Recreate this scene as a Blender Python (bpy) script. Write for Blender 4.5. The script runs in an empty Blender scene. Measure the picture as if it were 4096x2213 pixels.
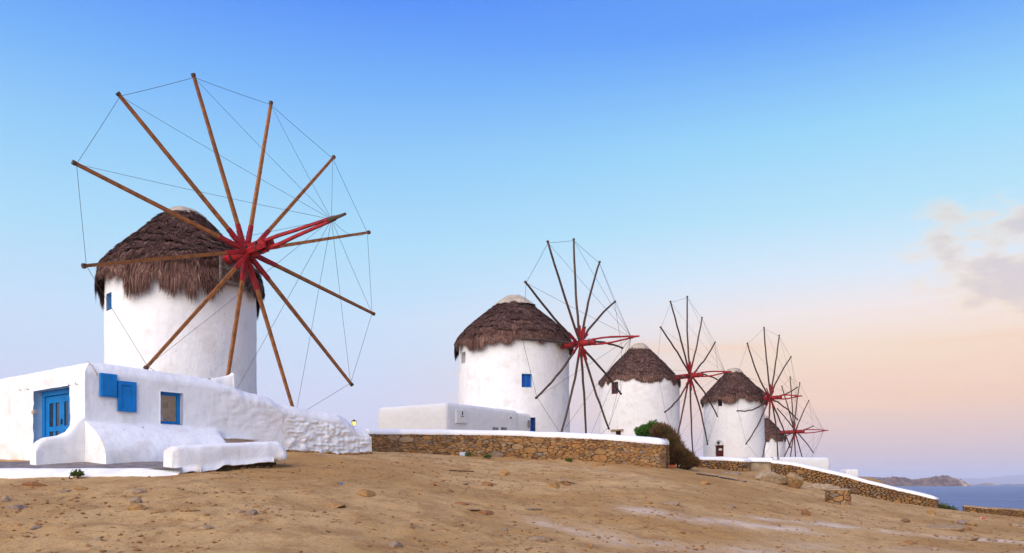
import bpy, math, random
import numpy as np
R = math.radians
rng = np.random.default_rng(7)
random.seed(7)
S = bpy.context.scene
COL = S.collection

# ------------------------------------------------------------------ camera
F, CX, HY, ZC = 3300.0, 2048.0, 1932.0, 1.6        # focal length in photo pixels, horizon row, eye height
cam_d = bpy.data.cameras.new('camera'); cam = bpy.data.objects.new('camera', cam_d); COL.objects.link(cam)
cam_d.sensor_fit = 'HORIZONTAL'; cam_d.sensor_width = 36.0; cam_d.lens = 36.0 * F / 4096.0
cam_d.shift_y = (HY - 2213 / 2) / 4096.0
cam_d.clip_start = 0.1; cam_d.clip_end = 90000.0
cam.location = (0, 0, ZC); cam.rotation_euler = (R(90), 0, 0)
S.camera = cam
S.render.resolution_x = 1024; S.render.resolution_y = 553

# ------------------------------------------------------------------ exposure
EXPO = 1.45
S.view_settings.view_transform = 'Standard'; S.view_settings.look = 'None'
S.view_settings.exposure = EXPO; S.view_settings.gamma = 1.0
S.view_settings.use_curve_mapping = False
S.cycles.max_bounces = 8; S.cycles.volume_bounces = 1

def lin(r, g, b):
    f = lambda c: (c / 255 / 12.92) if c <= 10.3 else ((c / 255 + 0.055) / 1.055) ** 2.4
    return (f(r), f(g), f(b), 1.0)

# ------------------------------------------------------------------ sun
SUN = np.array([-0.42, -0.74, 0.58]); SUN /= np.linalg.norm(SUN)      # direction towards the light
sun_d = bpy.data.lights.new('sun', 'SUN'); sun = bpy.data.objects.new('sun', sun_d); COL.objects.link(sun)
sun_d.energy = 1.5; sun_d.angle = R(75); sun_d.color = (1.0, 0.86, 0.70)
import mathutils
sun.rotation_euler = mathutils.Vector(SUN).to_track_quat('Z', 'Y').to_euler()
sun.location = (-20, -30, 40)

# ------------------------------------------------------------------ world
W = bpy.data.worlds.new('World'); S.world = W; W.use_nodes = True
nt = W.node_tree; nt.nodes.clear()
def N(t, **kw):
    n = nt.nodes.new(t)
    for k, v in kw.items():
        setattr(n, k, v)
    return n
def L(a, b): nt.links.new(a, b)
def M(op, a, b=None, c=None, clamp=False):
    n = N('ShaderNodeMath', operation=op); n.use_clamp = clamp
    for i, v in enumerate((a, b, c)):
        if v is None: continue
        if isinstance(v, (int, float)): n.inputs[i].default_value = v
        else: L(v, n.inputs[i])
    return n.outputs[0]
def MIX(f, a, b):
    n = N('ShaderNodeMix', data_type='RGBA')
    if isinstance(f, (int, float)): n.inputs[0].default_value = f
    else: L(f, n.inputs[0])
    for i, v in ((6, a), (7, b)):
        if isinstance(v, tuple): n.inputs[i].default_value = v
        else: L(v, n.inputs[i])
    return n.outputs[2]
def SMOOTH(v, a, b):
    n = N('ShaderNodeMapRange', interpolation_type='SMOOTHSTEP')
    L(v, n.inputs[0]); n.inputs[1].default_value = a; n.inputs[2].default_value = b
    return n.outputs[0]
def RAMP(fac, stops):
    n = N('ShaderNodeValToRGB'); e = n.color_ramp.elements
    while len(e) < len(stops): e.new(0.5)
    for i, (p, c) in enumerate(stops): e[i].position = p; e[i].color = c
    L(fac, n.inputs[0]); return n.outputs[0]
tc = N('ShaderNodeTexCoord'); sx = N('ShaderNodeSeparateXYZ'); L(tc.outputs['Generated'], sx.inputs[0])
el = M('DIVIDE', M('ARCSINE', sx.outputs[2]), R(1.0))              # degrees above the horizon
az = M('DIVIDE', M('ARCTAN2', sx.outputs[0], sx.outputs[1]), R(1.0))   # degrees right of the view
ef = M('DIVIDE', el, 60.0, clamp=True)
left = RAMP(ef, [(0.0, lin(216, 208, 232)), (6/60, lin(216, 222, 248)), (11/60, lin(206, 230, 255)), (16/60, lin(178, 226, 255)),
                 (21/60, lin(150, 209, 255)), (25.5/60, lin(118, 183, 255)), (30.5/60, lin(82, 145, 255)), (1.0, lin(46, 96, 214))])
right = RAMP(ef, [(0.0, lin(206, 187, 203)), (2.5/60, lin(228, 200, 195)), (5.5/60, lin(253, 212, 184)), (8.5/60, lin(255, 227, 200)), (11/60, lin(252, 238, 234)), (13.5/60, lin(226, 240, 255)),
                  (17/60, lin(190, 233, 255)), (22/60, lin(156, 219, 255)), (28/60, lin(100, 165, 255)), (1.0, lin(46, 96, 214))])
# the warm belt sits to the right of the view (sea side) and fades around the compass
warm = SMOOTH(M('COSINE', M('MULTIPLY', M('SUBTRACT', az, 58.0), R(1.0))), 0.34, 0.86)
skyc = MIX(warm, left, right)
CLOUD_SEED = 10.2
# clouds: a bank to the right, thin streaks under it
cv = N('ShaderNodeCombineXYZ'); L(M('MULTIPLY', az, 0.16), cv.inputs[0]); L(M('MULTIPLY', el, 0.34), cv.inputs[1]); cv.inputs[2].default_value = CLOUD_SEED
n1 = N('ShaderNodeTexNoise'); n1.inputs['Scale'].default_value = 1.7; n1.inputs['Detail'].default_value = 9; n1.inputs['Roughness'].default_value = 0.57
L(cv.outputs[0], n1.inputs['Vector'])
band = M('MULTIPLY', SMOOTH(el, 7.8, 11.2), SMOOTH(el, 18.4, 14.6))
region = M('MULTIPLY', band, M('MULTIPLY', SMOOTH(az, 22.8, 31.5), SMOOTH(az, 75.0, 50.0)))
cl = M('ADD', n1.outputs[0], M('MULTIPLY', region, 0.28))
cloud = M('MULTIPLY', SMOOTH(cl, 0.58, 0.80), SMOOTH(region, 0.02, 0.3))
thick = SMOOTH(cl, 0.66, 0.86)
cloudc = MIX(thick, lin(255, 233, 206), lin(219, 206, 206))
skyc = MIX(M('MULTIPLY', cloud, 0.75), skyc, cloudc)
cv2 = N('ShaderNodeCombineXYZ'); L(M('MULTIPLY', az, 0.07), cv2.inputs[0]); L(M('MULTIPLY', el, 0.62), cv2.inputs[1])
n2 = N('ShaderNodeTexNoise'); n2.inputs['Scale'].default_value = 1.0; n2.inputs['Detail'].default_value = 7; n2.inputs['Roughness'].default_value = 0.55
L(cv2.outputs[0], n2.inputs['Vector'])
streak = M('MULTIPLY', SMOOTH(n2.outputs[0], 0.47, 0.68), M('MULTIPLY', M('MULTIPLY', SMOOTH(el, 2.5, 6.0), SMOOTH(el, 13.0, 8.0)), warm))
skyc = MIX(M('MULTIPLY', streak, 0.85), skyc, lin(255, 216, 190))
nish = N('ShaderNodeTexSky'); nish.sky_type = 'NISHITA'; nish.sun_disc = False
nish.sun_elevation = math.asin(SUN[2]); nish.sun_rotation = math.atan2(SUN[0], SUN[1])
nsc = N('ShaderNodeVectorMath', operation='SCALE'); nsc.inputs['Scale'].default_value = 0.09; L(nish.outputs[0], nsc.inputs[0])
skyc = MIX(0.06, skyc, nsc.outputs[0])
bg = N('ShaderNodeBackground'); bg.inputs['Strength'].default_value = 1.0 / 2 ** EXPO; L(skyc, bg.inputs['Color'])
wo = N('ShaderNodeOutputWorld'); L(bg.outputs[0], wo.inputs['Surface'])

# ================================================================== helpers
def P(px, py, Y):
    """point at distance Y that the photo shows at (px, py)"""
    return np.array([(px - CX) / F * Y, Y, (HY - py) / F * Y + ZC])

def vnoise(p, seed=0):
    p = np.asarray(p, float)
    if p.shape[-1] == 2: p = np.concatenate([p, np.zeros(p.shape[:-1] + (1,))], -1)
    i = np.floor(p).astype(np.int64); f = p - i; f = f * f * (3 - 2 * f)
    def h(a, b, c):
        n = (a * 374761393 + b * 668265263 + c * 2147483647 + seed * 974634777) & 0xffffffff
        n = ((n ^ (n >> 13)) * 1274126177) & 0xffffffff
        n = ((n ^ (n >> 16)) * 2246822519) & 0xffffffff
        return ((n ^ (n >> 15)) & 0xffffff) / float(0xffffff)
    x, y, z = i[..., 0], i[..., 1], i[..., 2]; fx, fy, fz = f[..., 0], f[..., 1], f[..., 2]
    l = lambda a, b, t: a + (b - a) * t
    return l(l(l(h(x, y, z), h(x+1, y, z), fx), l(h(x, y+1, z), h(x+1, y+1, z), fx), fy),
             l(l(h(x, y, z+1), h(x+1, y, z+1), fx), l(h(x, y+1, z+1), h(x+1, y+1, z+1), fx), fy), fz) * 2 - 1
def fbm(p, oct=4, seed=0):
    p = np.asarray(p, float); a = 0; w = 1.0; s = 0
    for k in range(oct):
        a = a + w * vnoise(p * 2 ** k + 17.3 * k, seed + k); s += w; w *= 0.5
    return a / s

ORIGIN = {}
def thing(name, loc, label, cat, group=None):
    o = bpy.data.objects.new(name, None); COL.objects.link(o); o.location = [float(v) for v in loc]
    o.empty_display_size = 0.3
    o['label'] = label; o['category'] = cat
    if group: o['group'] = group
    ORIGIN[o.name] = np.array(loc, float)
    return o

def raw_mesh(name, V, Fc, smooth=False, attrs=None):
    V = np.asarray(V, np.float32); me = bpy.data.meshes.new(name)
    if isinstance(Fc, np.ndarray):
        n, k = Fc.shape
        me.vertices.add(len(V)); me.vertices.foreach_set('co', V.ravel())
        me.loops.add(n * k); me.loops.foreach_set('vertex_index', Fc.astype(np.int32).ravel())
        me.polygons.add(n); me.polygons.foreach_set('loop_start', np.arange(0, n * k, k, dtype=np.int32))
        me.update(calc_edges=True)
    else:
        me.from_pydata([tuple(v) for v in V.tolist()], [], [tuple(int(i) for i in f) for f in Fc]); me.update()
    me.polygons.foreach_set('use_smooth', np.full(len(me.polygons), smooth))
    for k, v in (attrs or {}).items():
        at = me.attributes.new(k, 'FLOAT', 'POINT'); at.data.foreach_set('value', np.asarray(v, np.float32))
    return me

def mk(name, V, Fc, mat, parent=None, smooth=False, attrs=None, label=None, cat=None, group=None, kind=None, origin=None, sub=0):
    """one mesh object from world-space vertices"""
    V = np.asarray(V, float)
    if parent is not None: org = ORIGIN[parent.name]
    elif origin is not None: org = np.asarray(origin, float)
    else:
        org = np.array([V[:, 0].mean(), V[:, 1].mean(), V[:, 2].min()])
    me = raw_mesh(name, V - org, Fc, smooth, attrs); me.materials.append(mat)
    o = bpy.data.objects.new(name, me); COL.objects.link(o)
    if parent is not None: o.parent = parent
    else: o.location = [float(v) for v in org]
    ORIGIN[o.name] = org
    if label: o['label'] = label
    if cat: o['category'] = cat
    if group: o['group'] = group
    if kind: o['kind'] = kind
    return o

def join(parts):
    V = []; Fc = []; n = 0
    for v, f in parts:
        V.append(np.asarray(v, float)); Fc += [[i + n for i in q] for q in f]; n += len(v)
    return np.concatenate(V), Fc

def grid_faces(nu, nv, wrap=False):
    """vertex (i,j) -> i*nv+j ; i along u, j along v"""
    iu = np.arange(nu if wrap else nu - 1); jv = np.arange(nv - 1)
    I, J = np.meshgrid(iu, jv, indexing='ij'); I2 = (I + 1) % nu
    return np.stack([I * nv + J, I2 * nv + J, I2 * nv + J + 1, I * nv + J + 1], -1).reshape(-1, 4)

def unit(v): v = np.asarray(v, float); return v / np.linalg.norm(v)

def tube(path, rad, n=8, cap=True, square=False, up=None):
    """swept tube along a polyline; rad scalar or list"""
    path = np.asarray(path, float); m = len(path)
    rad = np.full(m, rad) if np.isscalar(rad) else np.asarray(rad, float)
    T = np.gradient(path, axis=0); T /= np.linalg.norm(T, axis=1)[:, None]
    ref = np.array([0, 0, 1.0]) if up is None else np.asarray(up, float)
    if abs(T[0] @ ref) > 0.95: ref = np.array([0.3, 1, 0.1])
    a = np.cross(T, ref); a /= np.linalg.norm(a, axis=1)[:, None]; b = np.cross(T, a)
    th = np.arange(n) * 2 * np.pi / n + (np.pi / 4 if n == 4 else 0)
    V = path[:, None] + rad[:, None, None] * (np.cos(th)[None, :, None] * a[:, None] + np.sin(th)[None, :, None] * b[:, None])
    V = V.reshape(-1, 3); Fc = []
    for i in range(m - 1):
        for j in range(n):
            k = (j + 1) % n
            Fc.append([i * n + j, i * n + k, (i + 1) * n + k, (i + 1) * n + j])
    if cap: Fc.append(list(range(n))[::-1]); Fc.append([(m - 1) * n + j for j in range(n)])
    return V, Fc

def obox(c, ax, ay, az_, bev=0.0):
    """box from centre and three half-axis vectors, edges chamfered by bev (fraction of each half axis)"""
    c = np.asarray(c, float); ax, ay, az_ = (np.asarray(v, float) for v in (ax, ay, az_))
    if bev <= 0:
        V = [c + i * ax + j * ay + k * az_ for i in (-1, 1) for j in (-1, 1) for k in (-1, 1)]
        Fc = [[0, 1, 3, 2], [4, 6, 7, 5], [0, 4, 5, 1], [2, 3, 7, 6], [0, 2, 6, 4], [1, 5, 7, 3]]
        return np.array(V), Fc
    lx, ly, lz = (np.linalg.norm(v) for v in (ax, ay, az_))
    b = bev; fx, fy, fz = 1 - min(b / lx, .9), 1 - min(b / ly, .9), 1 - min(b / lz, .9)
    V = []; idx = {}
    for i in (-1, 1):
        for j in (-1, 1):
            for k in (-1, 1):
                for d, (x, y, z) in enumerate(((1, fy, fz), (fx, 1, fz), (fx, fy, 1))):
                    idx[(i, j, k, d)] = len(V); V.append(c + i * x * ax + j * y * ay + k * z * az_)
    Fc = []
    s = (-1, 1)
    for i in s:
        q = [idx[(i, -1, -1, 0)], idx[(i, 1, -1, 0)], idx[(i, 1, 1, 0)], idx[(i, -1, 1, 0)]]; Fc.append(q if i > 0 else q[::-1])
        q = [idx[(-1, i, -1, 1)], idx[(1, i, -1, 1)], idx[(1, i, 1, 1)], idx[(-1, i, 1, 1)]]; Fc.append(q[::-1] if i > 0 else q)
        q = [idx[(-1, -1, i, 2)], idx[(1, -1, i, 2)], idx[(1, 1, i, 2)], idx[(-1, 1, i, 2)]]; Fc.append(q if i > 0 else q[::-1])
    for a in s:
        for bq in s:
            Fc.append([idx[(a, bq, -1, 0)], idx[(a, bq, 1, 0)], idx[(a, bq, 1, 1)], idx[(a, bq, -1, 1)]])
            Fc.append([idx[(a, -1, bq, 0)], idx[(a, 1, bq, 0)], idx[(a, 1, bq, 2)], idx[(a, -1, bq, 2)]])
            Fc.append([idx[(-1, a, bq, 1)], idx[(1, a, bq, 1)], idx[(1, a, bq, 2)], idx[(-1, a, bq, 2)]])
            for k in s: Fc.append([idx[(a, bq, k, 0)], idx[(a, bq, k, 1)], idx[(a, bq, k, 2)]])
    return np.array(V), Fc

def ico(sub=2):
    t = (1 + 5 ** .5) / 2
    V = [(-1, t, 0), (1, t, 0), (-1, -t, 0), (1, -t, 0), (0, -1, t), (0, 1, t), (0, -1, -t), (0, 1, -t), (t, 0, -1), (t, 0, 1), (-t, 0, -1), (-t, 0, 1)]
    Fc = [(0, 11, 5), (0, 5, 1), (0, 1, 7), (0, 7, 10), (0, 10, 11), (1, 5, 9), (5, 11, 4), (11, 10, 2), (10, 7, 6), (7, 1, 8), (3, 9, 4), (3, 4, 2), (3, 2, 6), (3, 6, 8), (3, 8, 9), (4, 9, 5), (2, 4, 11), (6, 2, 10), (8, 6, 7), (9, 8, 1)]
    V = [unit(v) for v in V]
    for _ in range(sub):
        cache = {}; F2 = []
        def mid(a, b):
            k = (min(a, b), max(a, b))
            if k not in cache: cache[k] = len(V); V.append(unit(V[a] + V[b]))
            return cache[k]
        for a, b, c in Fc: x, y, z = mid(a, b), mid(b, c), mid(c, a); F2 += [(a, x, z), (b, y, x), (c, z, y), (x, y, z)]
        Fc = F2
    return np.array(V), Fc
ICO2 = ico(2); ICO1 = ico(1); ICO0 = ico(0)
def rock_shape(V, seed, ang=.9):
    r = np.random.default_rng(seed); W_ = V.copy()
    for k in range(13):                                          # chip flat facets off
        n = unit(r.normal(size=3)); d = r.uniform(.48, .84); h = W_ @ n - d; W_ = W_ - np.clip(h, 0, None)[:, None] * n * ang
    return W_ * (1 + .10 * fbm(V * 2.2, 3, seed)[:, None])
ICO1_ = ICO1
# ================================================================== materials
def material(name, build, rough=0.9, spec=0.25):
    global nt
    m = bpy.data.materials.new(name); m.use_nodes = True; nt = m.node_tree
    b = nt.nodes['Principled BSDF']; b.inputs['Roughness'].default_value = rough
    b.inputs['Specular IOR Level'].default_value = spec
    build(b); return m
def NOISE(scale, detail=5, rough=0.55, vec=None, out=0):
    n = N('ShaderNodeTexNoise'); n.inputs['Scale'].default_value = scale; n.inputs['Detail'].default_value = detail
    n.inputs['Roughness'].default_value = rough
    if vec is not None: L(vec, n.inputs['Vector'])
    return n.outputs[out]
def OBJ(scale=None):
    t = N('ShaderNodeTexCoord').outputs['Object']
    if scale is None: return t
    m = N('ShaderNodeMapping'); m.inputs['Scale'].default_value = scale; L(t, m.inputs['Vector']); return m.outputs[0]
def ATTR(name): return N('ShaderNodeAttribute', attribute_name=name).outputs['Fac']
def BUMP(b, h, strength, dist=0.02, prev=None):
    n = N('ShaderNodeBump'); n.inputs['Strength'].default_value = strength; n.inputs['Distance'].default_value = dist
    L(h, n.inputs['Height']); L(n.outputs[0], b.inputs['Normal'])
    if prev is not None: L(prev, n.inputs['Normal'])
    return n.outputs[0]

def whitewash(name, stain=0.35, tint=(0.84, 0.83, 0.815, 1), fine=14, streak=True, rel=.45):
    def f(b):
        v = OBJ()
        big = SMOOTH(NOISE(1.3, 6, 0.6, v), 0.50, 0.70)
        spot = SMOOTH(NOISE(4.5, 8, 0.7, v), 0.61, 0.72)
        c = MIX(M('MULTIPLY', big, stain), tint, (0.66, 0.60, 0.53, 1))
        c = MIX(M('MULTIPLY', spot, stain * 1.2), c, (0.46, 0.40, 0.34, 1))
        if streak:
            st = SMOOTH(NOISE(1.0, 5, 0.6, OBJ((7, 7, 0.45))), 0.52, 0.72)
            c = MIX(M('MULTIPLY', st, stain * 0.45), c, (0.56, 0.53, 0.50, 1))
        L(c, b.inputs['Base Color'])
        h = M('ADD', M('MULTIPLY', NOISE(3.2, 4, 0.5, v), 1.8), NOISE(fine, 8, 0.7, v))
        BUMP(b, h, rel, 0.05)
    return material(name, f, 0.92, 0.15)
MAT_SHOP = whitewash('whitewash_rough', 0.50, fine=7, rel=.36)
MAT_TOWER = whitewash('whitewash_tower', 0.46, (0.84, 0.825, 0.80, 1))
MAT_ANNEX = whitewash('whitewash_greyed', 0.30, (0.70, 0.69, 0.67, 1))
MAT_CAP = whitewash('whitewash_fresh', 0.10, (0.82, 0.82, 0.83, 1), streak=False)

def simple(name, c, rough=0.8, spec=0.3, var=0.25, scale=8.0, bump=0.0, dark=None):
    def f(b):
        d = dark or tuple(x * (1 - var) for x in c[:3]) + (1,)
        L(MIX(SMOOTH(NOISE(scale, 6, 0.6, OBJ()), 0.35, 0.68), d, c), b.inputs['Base Color'])
        if bump: BUMP(b, NOISE(scale * 3, 6, 0.6, OBJ()), bump, 0.02)
    return material(name, f, rough, spec)
MAT_BLUE = simple('blue_paint', (0.002, 0.20, 0.56, 1), 0.55, 0.25, 0.22, 3.0, 0.1)
MAT_BLUE2 = simple('deep_blue_paint', (0.006, 0.085, 0.42, 1), 0.55, 0.25, 0.25, 5.0, 0.1)
MAT_RED = simple('red_paint', (0.42, 0.010, 0.014, 1), 0.65, 0.3, 0.4, 6.0, 0.25, dark=(0.20, 0.010, 0.011, 1))
MAT_DKRED = simple('dark_red_wood', (0.13, 0.022, 0.018, 1), 0.7, 0.3, 0.4, 10.0, 0.2)
MAT_DARK = simple('dark_interior', (0.018, 0.015, 0.013, 1), 0.9, 0.1)
MAT_ROPE = simple('steel_rope', (0.06, 0.055, 0.055, 1), 0.7, 0.3)
MAT_IRON = simple('rusty_iron', (0.05, 0.03, 0.026, 1), 0.7, 0.4, 0.4, 20)
MAT_CANVAS = simple('canvas', (0.50, 0.42, 0.32, 1), 0.9, 0.1, 0.28, 3.0, 0.3)
MAT_GREYWOOD = simple('grey_boards', (0.23, 0.19, 0.165, 1), 0.9, 0.1, 0.5, 9.0, 0.4)
MAT_WHITEPAINT = simple('white_painted_metal', (0.72, 0.71, 0.69, 1), 0.6, 0.3, 0.12, 5)
MAT_TAN = simple('tan_wall', (0.62, 0.40, 0.20, 1), 0.9, 0.1, 0.2)
def wood(name, a, bcol):
    def f(b):
        rnd = ATTR('rnd')
        g = NOISE(1.0, 6, 0.65, OBJ((6, 6, 6)))
        c = MIX(SMOOTH(g, 0.32, 0.68), bcol, a)
        c = MIX(M('MULTIPLY', rnd, 0.55), c, tuple(x * 0.55 for x in bcol[:3]) + (1,))
        L(c, b.inputs['Base Color']); BUMP(b, NOISE(30, 5, 0.6, OBJ()), 0.3, 0.01)
    return material(name, f, 0.75, 0.25)
MAT_NEWWOOD = wood('orange_pine', (0.44, 0.160, 0.042, 1), (0.20, 0.078, 0.026, 1))
MAT_OLDWOOD = wood('weathered_wood', (0.150, 0.088, 0.056, 1), (0.065, 0.039, 0.028, 1))
def f_thatch(b):
    r = ATTR('rnd')
    c = RAMP(r, [(0, (0.030, 0.013, 0.011, 1)), (0.35, (0.105, 0.052, 0.041, 1)), (0.7, (0.20, 0.110, 0.085, 1)), (1, (0.42, 0.27, 0.18, 1))])
    L(c, b.inputs['Base Color'])
MAT_THATCH = material('thatch_reed', f_thatch, 0.9, 0.12)
MAT_THATCHB = simple('thatch_under', (0.045, 0.028, 0.024, 1), 1.0, 0.05, 0.5, 12, 0.6)
def f_stone(b):
    r = ATTR('rnd'); v = OBJ()
    c = RAMP(r, [(0, (0.15, 0.085, 0.05, 1)), (0.14, (0.28, 0.145, 0.055, 1)), (0.38, (0.36, 0.205, 0.085, 1)), (0.60, (0.37, 0.18, 0.060, 1)),
                 (0.78, (0.31, 0.18, 0.085, 1)), (0.90, (0.23, 0.175, 0.135, 1)), (1, (0.42, 0.265, 0.125, 1))])
    n = NOISE(7, 7, 0.65, v)
    c = MIX(SMOOTH(n, 0.38, 0.72), c, MIX(0.55, c, (0.10, 0.065, 0.042, 1)))
    c = MIX(M('MULTIPLY', SMOOTH(NOISE(3.5, 5, 0.6, v), 0.58, 0.75), 0.5), c, (0.40, 0.20, 0.07, 1))
    L(c, b.inputs['Base Color']); BUMP(b, NOISE(18, 8, 0.7, v), 0.8, 0.04)
MAT_STONE = material('field_stone', f_stone, 0.92, 0.15)
MAT_MORTAR = simple('earth_mortar', (0.095, 0.055, 0.028, 1), 1.0, 0.05, 0.4, 20, 0.5)
def f_ground(b):
    g = N('ShaderNodeNewGeometry').outputs['Position']
    tr = ATTR('track'); st = ATTR('stony')
    big = NOISE(0.22, 5, 0.6, g); mid = NOISE(1.4, 7, 0.65, g); fine = NOISE(16, 6, 0.72, g); vf = NOISE(60, 4, 0.7, g)
    c = MIX(SMOOTH(big, 0.38, 0.62), (0.455, 0.252, 0.086, 1), (0.59, 0.370, 0.158, 1))
    c = MIX(M('MULTIPLY', SMOOTH(mid, 0.46, 0.66), 0.65), c, (0.33, 0.170, 0.060, 1))
    c = MIX(M('MULTIPLY', SMOOTH(NOISE(4.5, 6, .7, g), 0.52, 0.68), 0.55), c, (0.27, 0.145, 0.060, 1))
    c = MIX(M('MULTIPLY', SMOOTH(fine, 0.52, 0.72), 0.65), c, (0.26, 0.14, 0.06, 1))
    c = MIX(M('MULTIPLY', SMOOTH(vf, 0.53, 0.68), 0.6), c, (0.58, 0.43, 0.27, 1))
    trn = M('MULTIPLY', tr, SMOOTH(M('ADD', mid, M('MULTIPLY', fine, .35)), .48, .82), clamp=True)
    c = MIX(M('MULTIPLY', trn, 0.85), c, (0.74, 0.60, 0.46, 1))
    c = MIX(st, c, MIX(SMOOTH(mid, 0.4, 0.6), (0.30, 0.22, 0.15, 1), (0.22, 0.14, 0.085, 1)))
    L(c, b.inputs['Base Color'])
    h = M('ADD', M('MULTIPLY', mid, 1.6), M('ADD', M('MULTIPLY', fine, 0.55), M('MULTIPLY', vf, 0.2)))
    BUMP(b, h, 0.85, 0.08)
MAT_GROUND = material('sandy_earth', f_ground, 0.97, 0.08)
MAT_PAVE = simple('grey_slate_paving', (0.27, 0.23, 0.215, 1), 0.9, 0.2, 0.4, 3.5, 0.4)
def f_sea(b):
    g = N('ShaderNodeNewGeometry').outputs['Position']
    mp = N('ShaderNodeMapping'); mp.inputs['Scale'].default_value = (1, 0.32, 1); L(g, mp.inputs['Vector'])
    mp2 = N('ShaderNodeMapping'); mp2.inputs['Scale'].default_value = (1, 0.55, 1); L(g, mp2.inputs['Vector'])
    n1 = NOISE(0.16, 6, 0.62, mp.outputs[0]); n2 = NOISE(0.55, 6, 0.65, mp2.outputs[0])
    c = MIX(SMOOTH(NOISE(0.02, 5, 0.6, mp.outputs[0]), 0.35, 0.65), (0.014, 0.068, 0.215, 1), (0.034, 0.118, 0.31, 1))
    c = MIX(SMOOTH(n1, 0.55, 0.75), c, (0.085, 0.15, 0.31, 1))
    L(c, b.inputs['Base Color'])
    BUMP(b, M('ADD', M('MULTIPLY', n1, 1.0), M('MULTIPLY', n2, 0.6)), 1.0, 2.2)
MAT_SEA = material('sea_water', f_sea, 0.35, 0.28)
def f_island(b):
    g = N('ShaderNodeNewGeometry'); z = N('ShaderNodeSeparateXYZ'); L(g.outputs['Position'], z.inputs[0])
    n = NOISE(0.05, 7, 0.65, g.outputs['Position'])
    c = MIX(SMOOTH(n, 0.4, 0.62), (0.085, 0.045, 0.034, 1), (0.22, 0.135, 0.08, 1))
    rk = ATTR('rock')
    c = MIX(rk, c, MIX(SMOOTH(n, 0.42, 0.6), (0.17, 0.12, 0.10, 1), (0.50, 0.37, 0.26, 1)))
    L(c, b.inputs['Base Color'])
MAT_ISLAND = material('island_scrub', f_island, 1.0, 0.05)
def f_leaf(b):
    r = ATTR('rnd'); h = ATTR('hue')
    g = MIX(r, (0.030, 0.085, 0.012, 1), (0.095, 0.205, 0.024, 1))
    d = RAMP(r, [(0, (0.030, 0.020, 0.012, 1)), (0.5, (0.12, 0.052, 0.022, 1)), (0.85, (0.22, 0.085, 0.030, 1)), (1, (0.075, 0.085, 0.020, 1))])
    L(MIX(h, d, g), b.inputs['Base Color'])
MAT_LEAF = material('foliage', f_leaf, 0.7, 0.3)
MAT_TWIG = simple('twig', (0.10, 0.055, 0.032, 1), 0.9, 0.1)
def f_glass(b):
    b.inputs['Base Color'].default_value = (0.02, 0.022, 0.026, 1)
MAT_DARKGLASS = material('dark_pane', f_glass, 0.06, 0.6)
def f_clear(b):
    o = nt.nodes['Material Output']; t = N('ShaderNodeBsdfTransparent'); g = N('ShaderNodeBsdfGlossy'); g.inputs['Roughness'].default_value = .03; m = N('ShaderNodeMixShader'); m.inputs[0].default_value = .10
    L(t.outputs[0], m.inputs[1]); L(g.outputs[0], m.inputs[2]); L(m.outputs[0], o.inputs['Surface'])
MAT_CLEAR = material('clear_pane', f_clear, 0.0, 0.5)
def f_lamp(b):
    b.inputs['Base Color'].default_value = (0.9, 0.8, 0.4, 1); b.inputs['Emission Color'].default_value = (1.0, 0.72, 0.16, 1); b.inputs['Emission Strength'].default_value = 0.62
MAT_LAMP = material('lit_lantern_glass', f_lamp, 0.4, 0.3)
def f_rock(b):
    v = OBJ(); r = N('ShaderNodeObjectInfo').outputs['Color']
    n = NOISE(9, 7, 0.65, v)
    L(MIX(SMOOTH(n, 0.36, 0.70), r, MIX(0.55, r, (0.09, 0.055, 0.035, 1))), b.inputs['Base Color'])
    BUMP(b, NOISE(14, 8, 0.7, v), 0.8, 0.04)
MAT_ROCK = material('loose_rock', f_rock, 0.93, 0.12)
MAT_REDCAN = simple('red_can', (0.6, 0.012, 0.012, 1), 0.3, 0.5, 0.1)
MAT_SILVER = simple('can_metal', (0.6, 0.6, 0.6, 1), 0.3, 0.6, 0.1)
MAT_BRICK = simple('orange_brick', (0.52, 0.12, 0.035, 1), 0.9, 0.1, 0.3, 15, 0.3)
MAT_PALEBLUE = simple('pale_blue_plate', (0.45, 0.55, 0.68, 1), 0.5, 0.4, 0.1)
MAT_CONC = simple('dusty_concrete', (0.40, 0.29, 0.185, 1), 0.95, 0.1, 0.3, 4, 0.4)
MAT_BLACKHOSE = simple('black_hose', (0.05, 0.05, 0.058, 1), 0.6, 0.3, 0.2)

# ================================================================== terrain
ctrl = []
for px, py, Y in [(-900,1915,18.5),(-400,1915,18.4),(0,1914,18.4),(340,1913,18.4),(690,1898,18.8),(690,1889,19.3),(930,1868,21.0),(1150,1842,22.7),
    (1134,1797,25.1),(1250,1812,26.0),(1370,1824,27),(1482,1812,28),(1600,1808,30.6),(2000,1832,32.3),(2300,1843,31.5),(2500,1858,30.3),(2660,1870,28.5),
    (1300,1880,21.6),(1300,1905,20.0),(1300,1950,17.5),(1300,2050,14.4),(1300,2213,11.8),(500,1945,16.9),(500,1990,15.3),(500,2080,13.3),(500,2213,11.6),
    (-300,1990,15.3),(-300,2213,11.6),(0,2213,11.5),(2000,1870,28.2),(2000,1900,25.3),(2000,1950,21.8),(2000,2050,17.0),(2000,2213,13.2),
    (2700,1900,28),(2700,1960,23.0),(2700,2060,18.2),(2700,2213,14.6),(3300,2000,29),(3300,2045,24),(3300,2130,19),(3300,2213,16.2),
    (2790,1872,35.2),(3000,1884,35.6),(3100,1892,36),(3400,1975,34.5),(3745,2032,33.6),(3790,2047,34.5),(3850,2062,35),(4096,2070,33.5),
    (4096,2213,17.3),(3800,2120,23.2),(3800,2213,17.2),(4500,2213,17.6),(4700,2075,33.5),(4096,2120,24.3)]:
    q = P(px, py, Y); ctrl.append((q[0], q[1], q[2] - ZC))
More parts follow.
